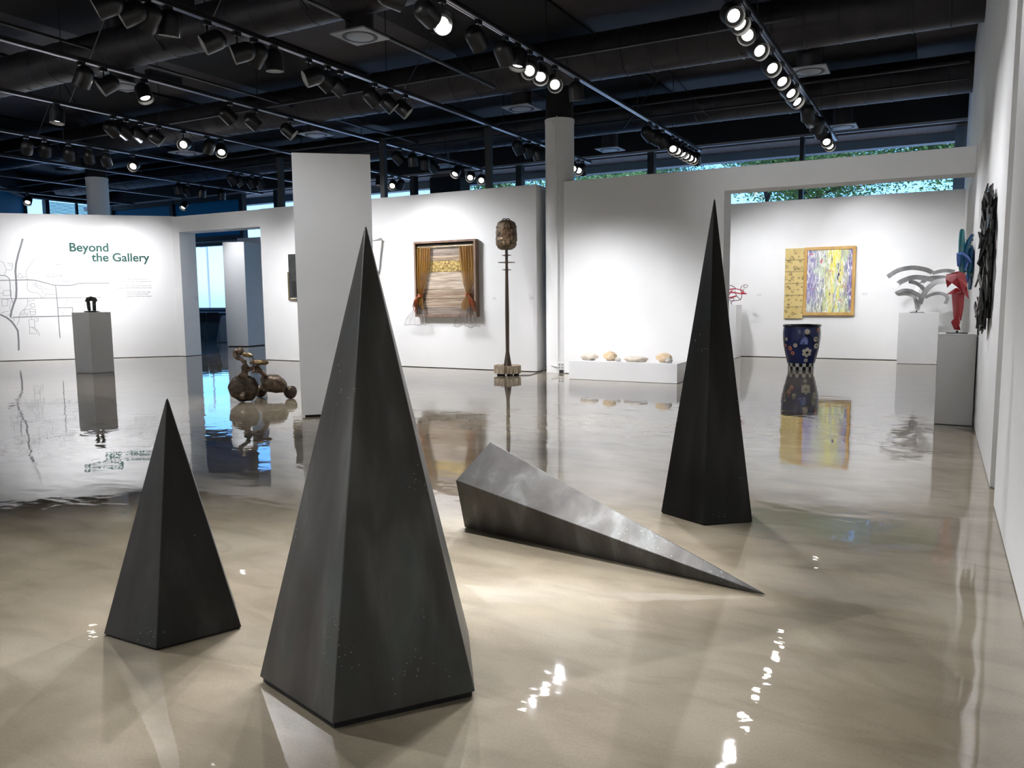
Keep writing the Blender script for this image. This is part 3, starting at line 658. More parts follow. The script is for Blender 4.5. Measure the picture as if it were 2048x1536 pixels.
for pts in ([(0, 370), (40, 385), (60, 430), (75, 470), (50, 530)], [(75, 470), (130, 475), (150, 440), (150, 400), (90, 390)], [(105, 415), (145, 425)],
            [(415, 330), (370, 400), (315, 470), (305, 520), (325, 580), (325, 640), (318, 690), (350, 730), (440, 742), (480, 770), (480, 800), (535, 790), (535, 760), (660, 760)],
            [(210, 540), (230, 510), (270, 540), (250, 570), (215, 555), (210, 540)], [(260, 560), (320, 552)], [(520, 400), (570, 395), (620, 415), (700, 408), (740, 430), (770, 490), (770, 530), (720, 540), (560, 520), (555, 545), (600, 555), (730, 545), (745, 490)],
            [(670, 400), (680, 375)], [(670, 402), (760, 405), (785, 410), (785, 445), (765, 445)], [(610, 485), (640, 490), (670, 515)],
            [(620, 560), (620, 620), (690, 620), (690, 560), (620, 560)], [(690, 590), (770, 575), (880, 550), (900, 525), (1090, 515)], [(710, 605), (880, 605), (880, 570), (920, 565), (920, 525)],
            [(900, 525), (885, 455), (930, 448), (935, 470)], [(890, 490), (920, 485)], [(420, 600), (430, 640), (390, 640)], [(430, 640), (440, 680), (500, 700), (505, 755)], [(440, 640), (520, 690), (590, 707)], [(385, 665), (440, 670)],
            [(785, 805), (790, 850), (990, 853), (1000, 950), (960, 948)], [(790, 875), (760, 877)], [(950, 800), (952, 838)], [(745, 965), (745, 1010)], [(1000, 890), (1020, 870)], [(1000, 890), (1015, 905)],
            [(328, 815), (325, 880), (290, 935), (240, 975), (228, 1010), (225, 1070), (200, 1130)], [(330, 845), (400, 830), (412, 820)], [(245, 1005), (330, 1005), (330, 985), (250, 985), (245, 1005)],
            [(345, 900), (360, 870), (400, 865), (415, 910), (370, 915), (365, 880)], [(270, 950), (350, 930), (420, 940), (420, 1000), (360, 1005), (350, 940)], [(350, 965), (415, 965)], [(285, 950), (295, 985)],
            [(340, 1060), (405, 1055), (412, 1148), (350, 1150), (340, 1060)], [(350, 1150), (352, 1225), (415, 1225)], [(375, 1150), (430, 1190), (435, 1230)], [(400, 1150), (450, 1190), (470, 1255)], [(410, 1080), (450, 1075), (452, 1045), (420, 1045)],
            [(40, 715), (130, 712), (135, 772), (40, 775), (40, 715)], [(20, 820), (85, 815), (90, 895), (25, 900), (20, 820)], [(90, 815), (125, 860), (110, 920), (125, 960)], [(5, 985), (60, 965), (105, 960)], [(85, 1010), (110, 995), (125, 1040), (165, 1045), (160, 1085)], [(0, 745), (40, 745)], [(0, 810), (90, 812)],
            [(365, 1020), (375, 1055)], [(0, 685), (15, 685)]):
    road(pts, 2.2)
tag(b.build('wall_map', VINYLG), 'grey line map of roads applied to the angled left wall', 'map')
ROT45 = Matrix.Rotation(PI/4, 4, 'Z') @ Matrix.Rotation(PI/2, 4, 'X')
def text(body, px, py, width_px, m, bold=0., ext=.004, name='word', parent=None):
    p = onp(px, py, w45(0, 0, .001), N45); q = onp(px+width_px, py, w45(0, 0, .001), N45); wd = (q-p).dot(U45)
    cu = bpy.data.curves.new(name, 'FONT'); cu.body = body; cu.size = 1; cu.extrude = ext; cu.offset = bold
    cu.materials.append(m); o = bpy.data.objects.new(name, cu); COL.objects.link(o)
    bpy.context.view_layer.update(); k = wd/max(o.dimensions.x, 1e-3)
    cu.size = k; cu.offset = bold*k; cu.space_character = 1.0
    bpy.context.view_layer.update()
    me = bpy.data.meshes.new_from_object(o.evaluated_get(bpy.context.evaluated_depsgraph_get())); bpy.data.objects.remove(o)
    me.name = name; o = bpy.data.objects.new(name, me); COL.objects.link(o); return o, p
def titled(items, m, bold, name, label, cat, part):
    e = None
    for it in items:
        o, p = text(*it, m, bold, name=part)
        if e is None: e = empty(name, p, 0, label, cat)
        o.parent = e; o.matrix_basis = Matrix.Translation(p-e.location) @ ROT45
    return e
titled([('Beyond', 138, 502.5, 78), ('the Gallery', 184, 522.5, 116)], VINYL, .022, 'title_lettering', 'green lettering reading Beyond the Gallery on the angled left wall', 'lettering', 'word')
titled([('Explore the public art sculptures from the', 234, 559.5, 60), ('exhibiting artists through their community work', 234.5, 564, 68),
        ('Lift each panel to reveal a close-up look at the', 235, 572.5, 67.5), ('sculpture, artwork information, and its location', 235.5, 576.8, 68.5),
        ('Scan the QR code to open a page', 253, 585, 48), ('with all the sculpture entries', 253.5, 589.2, 43), ('Explore the Public Places program', 253.7, 593.6, 50)],
       VINYLT, .0, 'text_panel', 'small grey paragraph of wall text below the green title', 'wall text', 'text_line')

# arch on the left pedestal
ac = (A_+B_+C_+D_)/4
e = empty('arch_sculpture', (ac.x, ac.y, 1.288), 0, 'small mossy dark arch of stacked pieces on the left pedestal', 'sculpture')
def ak(zx, zy, bk=0.): return onp(150+zx/22.75, 580+zy/22.75, Vector((ac.x, ac.y, 0))+AW*bk, AW)-Vector((ac.x, ac.y, 1.288))
z0 = ak(760, 955).z
b = MB(); c = ak(770, 940); b.ball((c.x, c.y, .014), (.165, .10, .016), 3, .3, 6, 2, Matrix.Rotation(PSI, 3, 'Z')); b.build('base', GREYBASE, e, smooth=True)
def leg(x0, x1, seed):
    b = MB(); 
    for k in range(9):
        t = k/8; p = ak(x0+(x1-x0)*t, 900-t*430); b.ball((p.x+.008*noise.noise(Vector((k, seed, 0))), p.y, p.z), (.036, .036, .026), 2, .4, 9, seed+k)
    b.build('pillar', ARCHB, e, smooth=True)
leg(645, 590, 1); leg(880, 865, 5)
b = MB()
for k in range(11):
    a = PI*k/10; p = ak(735-165*math.cos(a)*-1*-1, 480-100*math.sin(a)); b.ball(p, (.045, .05, .036), 2, .45, 9, k)
for k in range(6): b.ball(ak(620+k*45, 440), (.034, .05, .03), 2, .4, 9, 20+k)
b.build('lintel', ARCHB, e, smooth=True)
b = MB()
for k in range(7): b.ball(ak(560+k*14, 425-k*12, -.02), .022, 1, .4, 9, k)
b.build('moss', ARCHM, e, smooth=True)
b = MB(); b.tube([ak(650, 618), ak(810, 618)], .004, 6); b.build('crossbar', GREYCORD, e)

# ------------------------------------------------------------------ framed art on the doorway wall
e = empty('framed_picture', (-13.4, 14.449, 1.5), 0, 'gilt framed picture on the doorway wall, mostly hidden by the partition', 'picture')
p0, p1 = ony(574.5, 544, 14.40), ony(580, 601, 14.40); fx0, fz0, fz1 = p0.x+13.4, p1.z-1.5, p0.z-1.5; fx1 = fx0+.95
b = MB(); b.box(fx0, -.05, fz1-.04, fx1, 0, fz1); b.box(fx0, -.05, fz0, fx1, 0, fz0+.04); b.box(fx0, -.05, fz0+.04, fx0+.04, 0, fz1-.04); b.box(fx1-.04, -.05, fz0+.04, fx1, 0, fz1-.04); b.build('frame', GILT, e)
b = MB(); b.box(fx0+.04, -.02, fz0+.04, fx1-.04, -.004, fz1-.04); b.build('mat_board', PAPER, e)
b = MB(); b.box(fx0+.10, -.03, fz0+.10, fx1-.10, -.021, fz1-.10); b.build('inner_frame', GILT, e)
p0, p1 = ony(582, 509, 14.3), ony(585, 596, 14.3)
e = empty('black_relief_panel', (p0.x, 14.395, p1.z), 0, 'tall narrow black panel overlapping the gilt frame, beside the partition', 'wall art')
b = MB(); b.box(0, -.20, 0, .55, 0, p0.z-p1.z); b.build('panel', BLACKART, e, bevel=.004)
b = MB(); b.box(.10, -.205, .05, .5, -.2005, .40); b.build('inset', GREYBASE, e)
# white folded piece beyond the tip of the big pyramid
pts = [ony(741, 483, 14.1), ony(760.5, 476, 14.05), ony(763, 481, 14.12), ony(757, 540, 14.12), ony(748, 560, 14.1)]
b = MB(); b.slab(pts, (0, .05, 0)); o = b.build('paper_relief', WHITE2); tag(o, 'white folded relief on the middle wall, just right of the big pyramid tip', 'wall art')
# wall label cards
def card(x, y, w, h, label, Y=None, X=None, p=None, nrm=None):
    b = MB()
    if Y is not None: P = ony(x, y, Y); b.box(P.x-w/2, Y-.004, P.z-h/2, P.x+w/2, Y-.0002, P.z+h/2)
    else: P = onx(x, y, X); b.box(X-.004, P.y-w/2, P.z-h/2, X-.0002, P.y+w/2, P.z+h/2)
    tag(b.build('label_card', LABELM), label, 'label card', 'wall label cards')
card(989, 597, .09, .06, 'white label card left of the totem pole on the middle wall', Y=14.18)
card(1065, 596, .09, .06, 'white label card near the end of the middle wall, right of the totem', Y=14.18)
card(1518, 590, .11, .06, 'white label card left of the yellow and purple painting', Y=19.79)
card(1729, 588, .12, .06, 'white label card right of the yellow and purple painting', Y=19.79)
card(392.5, 596, .10, .07, 'small white label card on the doorway jamb', X=-17.992)

# ------------------------------------------------------------------ painting
PAINT = mat('painted_canvas', (.5, .5, .5), .4)
def paint_nodes():
    n, l, b = nodes(PAINT); tc = n.new('ShaderNodeTexCoord')
    def noi(scale, det, st, dist=1., off=0):
        mp = n.new('ShaderNodeMapping'); mp.inputs['Scale'].default_value = st; mp.inputs['Location'].default_value = (off, off, off); l.new(tc.outputs['Object'], mp.inputs[0])
        t = n.new('ShaderNodeTexNoise'); t.inputs['Scale'].default_value = scale; t.inputs['Detail'].default_value = det; t.inputs['Distortion'].default_value = dist
        l.new(mp.outputs[0], t.inputs['Vector']); return t.outputs['Fac']
    def ramp(f, p0, p1):
        r = n.new('ShaderNodeMapRange'); r.inputs[1].default_value = p0; r.inputs[2].default_value = p1; l.new(f, r.inputs[0]); return r.outputs[0]
    def lay(base, f, col):
        x = n.new('ShaderNodeMix'); x.data_type = 'RGBA'; l.new(f, x.inputs[0])
        if isinstance(base, tuple): x.inputs[6].default_value = (*base, 1)
        else: l.new(base, x.inputs[6])
        x.inputs[7].default_value = (*col, 1); return x.outputs[2]
    def mul(a, c):
        x = n.new('ShaderNodeMath'); x.operation = 'MULTIPLY'; l.new(a, x.inputs[0]); l.new(c, x.inputs[1]); return x.outputs[0]
    sx = n.new('ShaderNodeSeparateXYZ'); l.new(tc.outputs['Object'], sx.inputs[0])
    def band(sock, c, w):
        x = n.new('ShaderNodeMath'); x.operation = 'SUBTRACT'; x.inputs[1].default_value = c; l.new(sock, x.inputs[0])
        y = n.new('ShaderNodeMath'); y.operation = 'ABSOLUTE'; l.new(x.outputs[0], y.inputs[0])
        r = n.new('ShaderNodeMapRange'); r.inputs[1].default_value = w; r.inputs[2].default_value = 0; l.new(y.outputs[0], r.inputs[0]); return r.outputs[0]
    c = lay((.16, .12, .36), ramp(noi(5, 5, (1, 1, .6)), .45, .6), (.34, .30, .52))
    c = lay(c, ramp(sx.outputs['Z'], .38, .0), (.22, .26, .14))
    c = lay(c, ramp(noi(4, 4, (1.2, 1, .5), 1, 3), .52, .62), (.40, .48, .46))
    c = lay(c, mul(band(sx.outputs['X'], .05, .42), ramp(noi(4, 6, (2, 1, .5), 1.5, 9), .35, .5)), (.62, .74, .30))
    c = lay(c, mul(band(sx.outputs['X'], .14, .30), ramp(noi(5, 5, (2.2, 1, .35), 1, 5), .44, .54)), (.88, .78, .05))
    c = lay(c, ramp(noi(6, 8, (3, 1, .5), 2.5, 21), .56, .60), (.86, .86, .82))
    c = lay(c, mul(band(sx.outputs['X'], -.12, .5), ramp(noi(7, 7, (3.2, 1, .4), 2, 31), .53, .57)), (.90, .90, .86))
    c = lay(c, ramp(noi(5, 3, (1.2, 1, 1), .8, 43), .68, .71), (.60, .16, .24))
    c = lay(c, ramp(noi(6, 3, (2.4, 1, .4), 1, 57), .66, .69), (.02, .025, .10))
    l.new(c, b.inputs['Base Color'])
paint_nodes()
SKETCH = mat('sketch_paper', (.62, .47, .17), .6)
def sketch_nodes():
    n, l, b = nodes(SKETCH); tc = n.new('ShaderNodeTexCoord')
    oi = n.new('ShaderNodeObjectInfo'); add = n.new('ShaderNodeVectorMath'); add.operation = 'ADD'; l.new(tc.outputs['Object'], add.inputs[0]); l.new(oi.outputs['Location'], add.inputs[1])
    vo = n.new('ShaderNodeTexVoronoi'); vo.inputs['Scale'].default_value = 9; l.new(add.outputs[0], vo.inputs['Vector'])
    r = n.new('ShaderNodeValToRGB'); e = r.color_ramp.elements; e[0].position = .12; e[0].color = (0, 0, 0, 1); e[1].position = .48; e[1].color = (0, 0, 0, 1)
    q = e.new(.26); q.color = (1, 1, 1, 1); l.new(vo.outputs['Distance'], r.inputs[0])
    no = n.new('ShaderNodeTexNoise'); no.inputs['Scale'].default_value = 26; l.new(add.outputs[0], no.inputs['Vector'])
    mr = n.new('ShaderNodeMapRange'); mr.inputs[1].default_value = .40; mr.inputs[2].default_value = .52; l.new(no.outputs['Fac'], mr.inputs[0])
    mm = n.new('ShaderNodeMath'); mm.operation = 'MULTIPLY'; l.new(r.outputs[0], mm.inputs[0]); l.new(mr.outputs[0], mm.inputs[1])
    n2 = n.new('ShaderNodeTexNoise'); n2.inputs['Scale'].default_value = 5; l.new(add.outputs[0], n2.inputs['Vector'])
    r2 = n.new('ShaderNodeValToRGB'); r2.color_ramp.elements[0].color = (.56, .41, .13, 1); r2.color_ramp.elements[1].color = (.74, .60, .28, 1); l.new(n2.outputs['Fac'], r2.inputs[0])
    x = n.new('ShaderNodeMix'); x.data_type = 'RGBA'; l.new(mm.outputs[0], x.inputs[0]); l.new(r2.outputs[0], x.inputs[6]); x.inputs[7].default_value = (.14, .09, .03, 1)
    l.new(x.outputs[2], b.inputs['Base Color'])
sketch_nodes()
TL, TR, BR = ony(1609, 495, 19.72), ony(1712.5, 491, 19.72), ony(1709, 631, 19.72)
e = empty('painting', (TL.x, 19.788, BR.z), 0, 'large abstract yellow and purple painting with a column of sketches', 'painting')
pwid, phei = TR.x-TL.x, TL.z-BR.z; fw = .07
b = MB(); b.box(0, -.06, phei-fw, pwid, 0, phei); b.box(0, -.06, 0, pwid, 0, fw); b.box(0, -.06, fw, fw, 0, phei-fw); b.box(pwid-fw, -.06, fw, pwid, 0, phei-fw); b.build('frame', OAK, e, bevel=.003)
b = MB(); b.box(-pwid/2+fw, -.045, fw, pwid/2-fw, -.02, phei-fw); o = b.build('canvas', PAINT, e); o.location = (pwid/2, 0, 0)
SL = ony(1571, 497, 19.72); sw = TL.x-SL.x; szt = SL.z-BR.z; szb = ony(1569, 637, 19.72).z-BR.z
for k in range(6):
    h = (szt-szb)/6; b = MB(); b.box(-sw/2, -.05, -h/2+.004, sw/2-.002, -.002, h/2-.004); o = b.build('sketch_panel', SKETCH, e, bevel=.004); o.location = (-sw/2-.001, 0, szb+h*(k+.5))

# ------------------------------------------------------------------ flowered ceramic pot
PC = Vector((-2.40, 16.72, 0))
e = empty('ceramic_pot', PC, 0, 'tall cobalt blue ceramic pot with flowers and checkered foot', 'pot')
PPROF = [(.245, .0), (.252, .06), (.262, .135), (.27, .16), (.305, .30), (.345, .48), (.362, .62), (.366, .74), (.358, .84), (.352, .865)]
def prad(z):
    for (r0, z0), (r1, z1) in zip(PPROF, PPROF[1:]):
        if z0 <= z <= z1: return r0+(r1-r0)*(z-z0)/(z1-z0)
    return PPROF[-1][0]
pf = [(prad(z), z) for z in [.14+k*.725/24 for k in range(25)]]
b = MB(); b.lathe(pf+[(.335, .865), (.33, .80), (.31, .5), (.26, .2), (0, .19)], 48); b.build('body', POTB, e, smooth=True, sharp=1)
b = MB(); b.lathe([(.345, .868), (.368, .872), (.372, .895), (.355, .91), (.335, .90), (.332, .868)], 48)
for v in b.b.verts: v.co.z += .006*noise.noise(v.co*6)
b.build('rim', POTK, e, smooth=True, sharp=1)
CHK = mat('checker_glaze', (.7, .7, .66), .25)
b = MB(); b.lathe([(0, .001), (.245, .001), (.249, .07), (.262, .14)], 48)
for f in b.b.faces:
    c = f.calc_center_median(); k = int((math.atan2(c.y, c.x)+PI)/(2*PI)*24+1e-4); f.material_index = (k+(1 if c.z > .07 else 0)) % 2 if c.z > .002 else 1
b.build('checkered_foot', [CHK, POTK], e, smooth=True, sharp=1)
vd = (CP-PC); vd.z = 0; vd.normalize(); va = math.atan2(vd.y, vd.x)
def pot_pt(da, z, off): r = prad(z)+off; return Vector((r*math.cos(va+da), r*math.sin(va+da), z))
def flower(zx, zy, r, npet, m, mc):
    px, py = 1560+zx/5.488, 480+zy/5.488
    z = onp(px, py, PC+vd*.30, vd).z; s_ = (onp(px, py, PC+vd*.30, vd)-PC).dot(Vector((-vd.y, vd.x, 0)))
    da = math.asin(max(-.97, min(.97, s_/prad(z)))); r *= 1.12
    c = pot_pt(da, z, 0); nrm = Vector((math.cos(va+da), math.sin(va+da), -.1)).normalized(); t = Vector((-nrm.y, nrm.x, 0)).normalized(); u = nrm.cross(t)
    b = MB()
    def disc(cx, cy, rx, ry, a, off):
        P = []
        for k in range(14):
            x, y = rx*math.cos(2*PI*k/14), ry*math.sin(2*PI*k/14); x, y = cx+x*math.cos(a)-y*math.sin(a), cy+x*math.sin(a)+y*math.cos(a)
            zz = z+y; dd = x/prad(z); q = pot_pt(da+dd, zz, off); P.append(q)
        b.slab(P, nrm*.003)
    for k in range(npet):
        a = 2*PI*k/npet+PI/2; disc(math.cos(a)*r*.60, math.sin(a)*r*.60, r*.40, r*.36 if npet < 8 else r*.2, a, .002)
    o = b.build('flower', m, e)
    b = MB(); disc(0, 0, r*.27, r*.27, 0, .008); b.build('flower_center', mc, o)
for f_ in ((300, 1005, .052, 10, POTW, POTP), (70, 1090, .034, 6, POTW, POTK), (168, 1155, .038, 7, POTW, POTK), (110, 1190, .046, 6, POTP, POTK), (62, 1160, .034, 6, POTP, POTK), (138, 1242, .040, 6, POTP, POTK),
           (295, 1235, .088, 6, POTW, POTK), (283, 1322, .036, 6, POTW, POTK), (393, 1090, .050, 7, POTW, POTK), (396, 1165, .052, 7, POTW, POTK), (420, 990, .036, 6, POTP, POTK)): flower(*f_)
b = MB(); P = []
for x, z in [(-.082, -.06), (.072, -.06), (.072, .02), (.05, .075), (.015, .10), (-.02, .075), (-.05, .03)]:
    px, py = 1560+275/5.488, 480+1110/5.488; zz = onp(px, py, PC+vd*.30, vd).z+z; s_ = .045+x; P.append(pot_pt(math.asin(s_/prad(zz)), zz, .004))
b.slab(P, vd*.004); b.build('niche', NICHE, e)  # flat plate in the lit-inside colour instead of an opening
b = MB(); P = []
for x, z in [(-.13, -.075), (.135, -.075), (.135, .06), (.10, .11), (.05, .13), (.0, .115), (-.04, .075)]:
    zz = onp(1560+275/5.488, 480+1110/5.488, PC+vd*.30, vd).z+z; s_ = .06+x; P.append(pot_pt(math.asin(min(.95, s_/prad(zz))), zz, .0))
b.slab(P, vd*.004); b.build('niche_surround', POTK, e)

# ------------------------------------------------------------------ metal ribbon sculpture
RB = Vector((-.36, 19.15, 1.094))
e = empty('ribbon_sculpture', RB, 0, 'sculpture of arched brushed metal bands on the back room pedestal', 'sculpture')
def rk(zx, zy, y=0.): return ony(1750+zx/6.4, 500+zy/6.4, RB.y+y)-RB
b = MB(); c = rk(540, 782); b.box(c.x-.14, -.10, 0, c.x+.14, .10, .012); b.tube([(c.x-.02, 0, .012), (c.x, 0, .06)], .012, 8); b.build('base', BLACK, e)
def band(pts, w, y0=0., y1=0., tilt=0.):
    P = [rk(*p, 0) for p in pts]; Q = []
    n = len(P); K = 8
    for i in range(n-1):                             # Catmull-Rom
        p0, p1, p2, p3 = P[max(i-1, 0)], P[i], P[i+1], P[min(i+2, n-1)]
        for t in range(K):
            t /= K; Q.append(.5*((2*p1)+(p2-p0)*t+(2*p0-5*p1+4*p2-p3)*t*t+(3*p1-p0-3*p2+p3)*t**3))
    Q.append(P[-1]); b = MB(); rows = []
    for i, p in enumerate(Q):
        d = (Q[min(i+1, len(Q)-1)]-Q[max(i-1, 0)]).normalized(); s_ = Vector((-d.z, 0, d.x)); t = i/(len(Q)-1); y = y0+(y1-y0)*t
        wv = s_*math.cos(tilt)+Vector((0, 1, 0))*math.sin(tilt); nv = Vector((0, 1, 0))*math.cos(tilt)-s_*math.sin(tilt); c = p+Vector((0, y, 0))
        rows.append([b.b.verts.new(c+wv*w/2*a+nv*.014*k) for a, k in ((-1, -1), (1, -1), (1, 1), (-1, 1))])
    for r0, r1 in zip(rows, rows[1:]):
        for k in range(4): b.b.faces.new((r0[k], r0[(k+1) % 4], r1[(k+1) % 4], r1[k]))
    b.b.faces.new(rows[0]); b.b.faces.new(list(reversed(rows[-1]))); b.build('band', ALU, e, smooth=True, sharp=.5)
band([(165, 345), (300, 262), (480, 228), (640, 250), (735, 290)], .095, -.10, .0, .1)
band([(735, 300), (830, 272), (920, 262), (1025, 275)], .075, .0, .12, -.2)
band([(245, 500), (300, 430), (380, 385), (500, 350), (640, 360), (780, 395)], .10, -.12, .12, .25)
band([(265, 560), (360, 520), (470, 530), (560, 580), (600, 620)], .10, -.08, .05, .9)
band([(575, 690), (610, 590), (690, 480), (790, 410), (910, 395)], .105, -.04, -.16, .1)
band([(540, 750), (520, 640), (490, 590), (400, 560), (290, 570)], .07, .0, -.1, .5)
band([(430, 400), (540, 430), (620, 500), (650, 590)], .08, .10, .05, -.6)
band([(520, 540), (600, 420), (700, 360), (860, 350), (960, 380)], .08, .10, .22, .3)
band([(640, 610), (760, 560), (860, 560), (930, 610), (900, 690)], .07, .16, .2, .8)
band([(545, 765), (560, 710), (590, 640)], .07, 0, 0, .3)

# ------------------------------------------------------------------ red folded metal sculpture
RR = Vector((.22, 10.4, 1.043))
e = empty('folded_sculpture', RR, 0, 'red folded sheet metal figure on the pedestal by the right wall', 'sculpture')
def fk(zx, zy, y=0.): return ony(1880+zx/6.4, 440+zy/6.4, RR.y+y)-RR
b = MB(); c = fk(215, 1425); b.box(c.x-.11, -.06, .0, c.x+.11, .06, .008); b.tube([(c.x, 0, .008), (c.x+.005, 0, .03)], .014, 8); b.build('base', BLACK, e)
def sheet(nm, faces):
    b = MB()
    for f in faces:
        P = [fk(*p) for p in f]; n_ = (P[1]-P[0]).cross(P[2]-P[0]).normalized(); b.slab(P, n_*.004)
    b.build(nm, REDM, e)
sheet('trunk', [[(147, 940, .03), (235, 930, -.07), (205, 1260, -.05), (172, 1255, .0)], [(235, 930, -.07), (315, 920, .02), (298, 1130, .02), (270, 1290, .0), (205, 1260, -.05)], [(147, 940, .03), (172, 1255, .0), (270, 1290, .03), (298, 1130, .06), (315, 920, .06)]])
sheet('foot_fold', [[(232, 1195, -.07), (140, 1305, -.05), (180, 1400, -.03), (245, 1340, -.06)], [(245, 1340, -.06), (180, 1400, -.03), (262, 1408, .0)], [(232, 1195, -.07), (245, 1340, -.06), (258, 1310, .0)]])
sheet('collar', [[(85, 950, -.08), (200, 870, -.02), (290, 910, -.05), (150, 945, -.10)], [(200, 870, -.02), (318, 880, .05), (316, 960, .0), (290, 910, -.05)], [(318, 860, .0), (345, 850, .0), (372, 1015, -.03), (320, 960, -.06)]])
sheet('head_fold', [[(80, 700, .0), (225, 685, -.06), (215, 740, -.10), (150, 800, -.12), (92, 865, -.10), (70, 760, -.05)], [(225, 735, -.10), (290, 915, -.14), (220, 860, -.12), (150, 805, -.12)], [(225, 735, -.10), (340, 850, -.08), (290, 915, -.14)],
                    [(235, 655, .0), (318, 680, .05), (350, 830, .0), (340, 850, -.08), (230, 740, -.09)], [(80, 700, .0), (235, 655, .05), (318, 680, .08), (230, 740, .0)]])

# ------------------------------------------------------------------ blue wall sculpture
YB = 12.6
e = empty('glazed_wall_sculpture', (.405, YB, 1.95), 0, 'glossy blue and teal twisted form mounted high on the right wall', 'wall art')
OB = Vector((.405, YB, 1.95))
def bk_(zx, zy, y=0.):
    p = ony(1880+zx/6.4, 440+zy/6.4, YB+y)-OB; p.x = min(p.x, -.03); return p
b = MB(); b.tube([bk_(285, 115), bk_(283, 150), bk_(280, 260), bk_(278, 400), bk_(280, 560), bk_(285, 680)], [.022, .034, .040, .042, .048, .035], 14); b.build('finger', BLUET, e, smooth=True)
b = MB(); b.tube([bk_(440, 183, .1), bk_(415, 195, .05), bk_(370, 270), bk_(335, 380), bk_(320, 500, -.05), bk_(315, 640)], [.010, .022, .032, .036, .04, .02], 14); b.build('finger', BLUEG, e, smooth=True)
b = MB(); b.tube([bk_(400, 545, -.1), bk_(350, 480, -.12), bk_(290, 430, -.13), bk_(235, 435, -.1), bk_(240, 510, -.08), bk_(240, 590, -.05)], [.012, .022, .026, .026, .028, .02], 12); b.build('loop', BLUEL, e, smooth=True)
b = MB(); b.tube([bk_(390, 330, .05), bk_(400, 430, .05), bk_(400, 540, .05), bk_(380, 660, .03), bk_(378, 800), bk_(378, 890)], [.03, .055, .055, .045, .026, .022], 14)
for v in b.b.verts: v.co += Vector((noise.noise(v.co*12), noise.noise(v.co*12+Vector((3, 0, 0))), 0))*.02
b.build('body', BLUEG, e, smooth=True)
b = MB(); b.tube([bk_(360, 500, -.06), bk_(345, 580, -.08), bk_(320, 640, -.06)], [.012, .02, .012], 10); b.tube([bk_(345, 690, -.02), bk_(352, 760, -.02), bk_(358, 800)], [.014, .022, .012], 10); b.build('drip', BLUEL, e, smooth=True)
b = MB()
for k in range(24): p = Vector((rnd.uniform(-.10, -.02), rnd.uniform(.0, .35), rnd.uniform(-.25, .32))); b.ball(p, rnd.uniform(.02, .045), 1, .5, 9, k)
b.tube([(-.03, -.06, -.2), (-.03, .3, -.05)], .03, 8); b.build('backing', BLUET, e, smooth=True)

# ------------------------------------------------------------------ black shard relief on the right wall
e = empty('shard_relief', (.41, 8.2, 1.8), 0, 'tall relief of overlapping black shards on the right wall', 'wall art')
b = MB(); b.prism([(-.02, -.12), (-.001, -.12), (-.001, .20), (-.02, .20)], -.52, .52); b.build('backing', GREYBASE, e)
shapes = []
for k in range(9):
    r_ = random.Random(k+30); w, h = r_.uniform(.022, .042), r_.uniform(.06, .12); b = MB()
    P = [Vector((0, -w, -h*r_.uniform(.4, .9))), Vector((0, w*r_.uniform(.2, .9), -h)), Vector((0, w, h*r_.uniform(.3, .8))), Vector((0, -w*r_.uniform(-.2, .6), h))]
    b.slab(P, (-.012, 0, 0)); o = b.build('shard', SHARDL if k % 4 == 1 else SHARD, e); shapes.append(o)
def shard_spot():
    z = rnd.uniform(-.60, .62); q = (z/.62)**2; y = .22*q+rnd.uniform(-1, 1)*(.46*(1-.72*q))
    return Vector((rnd.uniform(-.085, -.035), y, z)), (rnd.uniform(-.35, .35), rnd.uniform(-.25, .25), rnd.uniform(-.7, .4))
for k in range(98):
    src = shapes[k % 9]; o = src if k < 9 else src.copy()
    if k >= 9: COL.objects.link(o); o.parent = e
    o.location, o.rotation_euler = shard_spot()
b = MB()                                             # the rest, deeper in the pile
for k in range(150):
    p, r_ = shard_spot(); p.x = rnd.uniform(-.05, -.02); w, h = rnd.uniform(.02, .04), rnd.uniform(.05, .10)
    M = Matrix.Translation(p) @ Matrix.Rotation(r_[0], 4, 'X') @ Matrix.Rotation(r_[2]*.6, 4, 'Z')
    b.slab([M @ Vector(v) for v in ((0, -w, -h), (0, w, -h*.7), (0, w*.7, h), (0, -w*.8, h*.6))], (-.010, 0, 0))
o = b.build('shard_bed', SHARD, e); o['kind'] = 'stuff'

# ------------------------------------------------------------------ red wire sculpture
e = empty('wire_sculpture', (-4.45, 19.3, 1.277), 0, 'tangled red wire sculpture on the pedestal left of the painting', 'sculpture')
OW = Vector((-4.45, 19.3, 1.277))
def wk(zx, zy, y=0.): return ony(1440+zx/7.683, 540+zy/7.683, 19.2+y)-OW
def cr(P, K=6):
    Q = []; n = len(P)
    for i in range(n-1):
        p0, p1, p2, p3 = P[max(i-1, 0)], P[i], P[i+1], P[min(i+2, n-1)]
        for t in range(K): t /= K; Q.append(.5*((2*p1)+(p2-p0)*t+(2*p0-5*p1+4*p2-p3)*t*t+(3*p1-p0-3*p2+p3)*t**3))
    return Q+[P[-1]]
b = MB()
for pts, r in (([(20, 330, 0), (140, 300, -.1), (230, 290, 0)], .014), ([(40, 350, .1), (190, 345, -.05), (300, 360, 0), (350, 365, 0)], .016), ([(60, 420, 0), (170, 330, -.1), (190, 320, 0)], .014), ([(30, 440, .1), (150, 425, 0), (250, 400, 0)], .018), ([(80, 470, -.1), (150, 360, 0)], .016), ([(140, 300, .1), (250, 290, .1), (370, 330, .05)], .012)):
    b.tube(cr([wk(*p) for p in pts]), r, 8)
b.tube([wk(330, 340), wk(350, 358), wk(415, 365)], [.02, .03, .008], 10); b.build('red_bars', REDW, e, smooth=True)
b = MB()
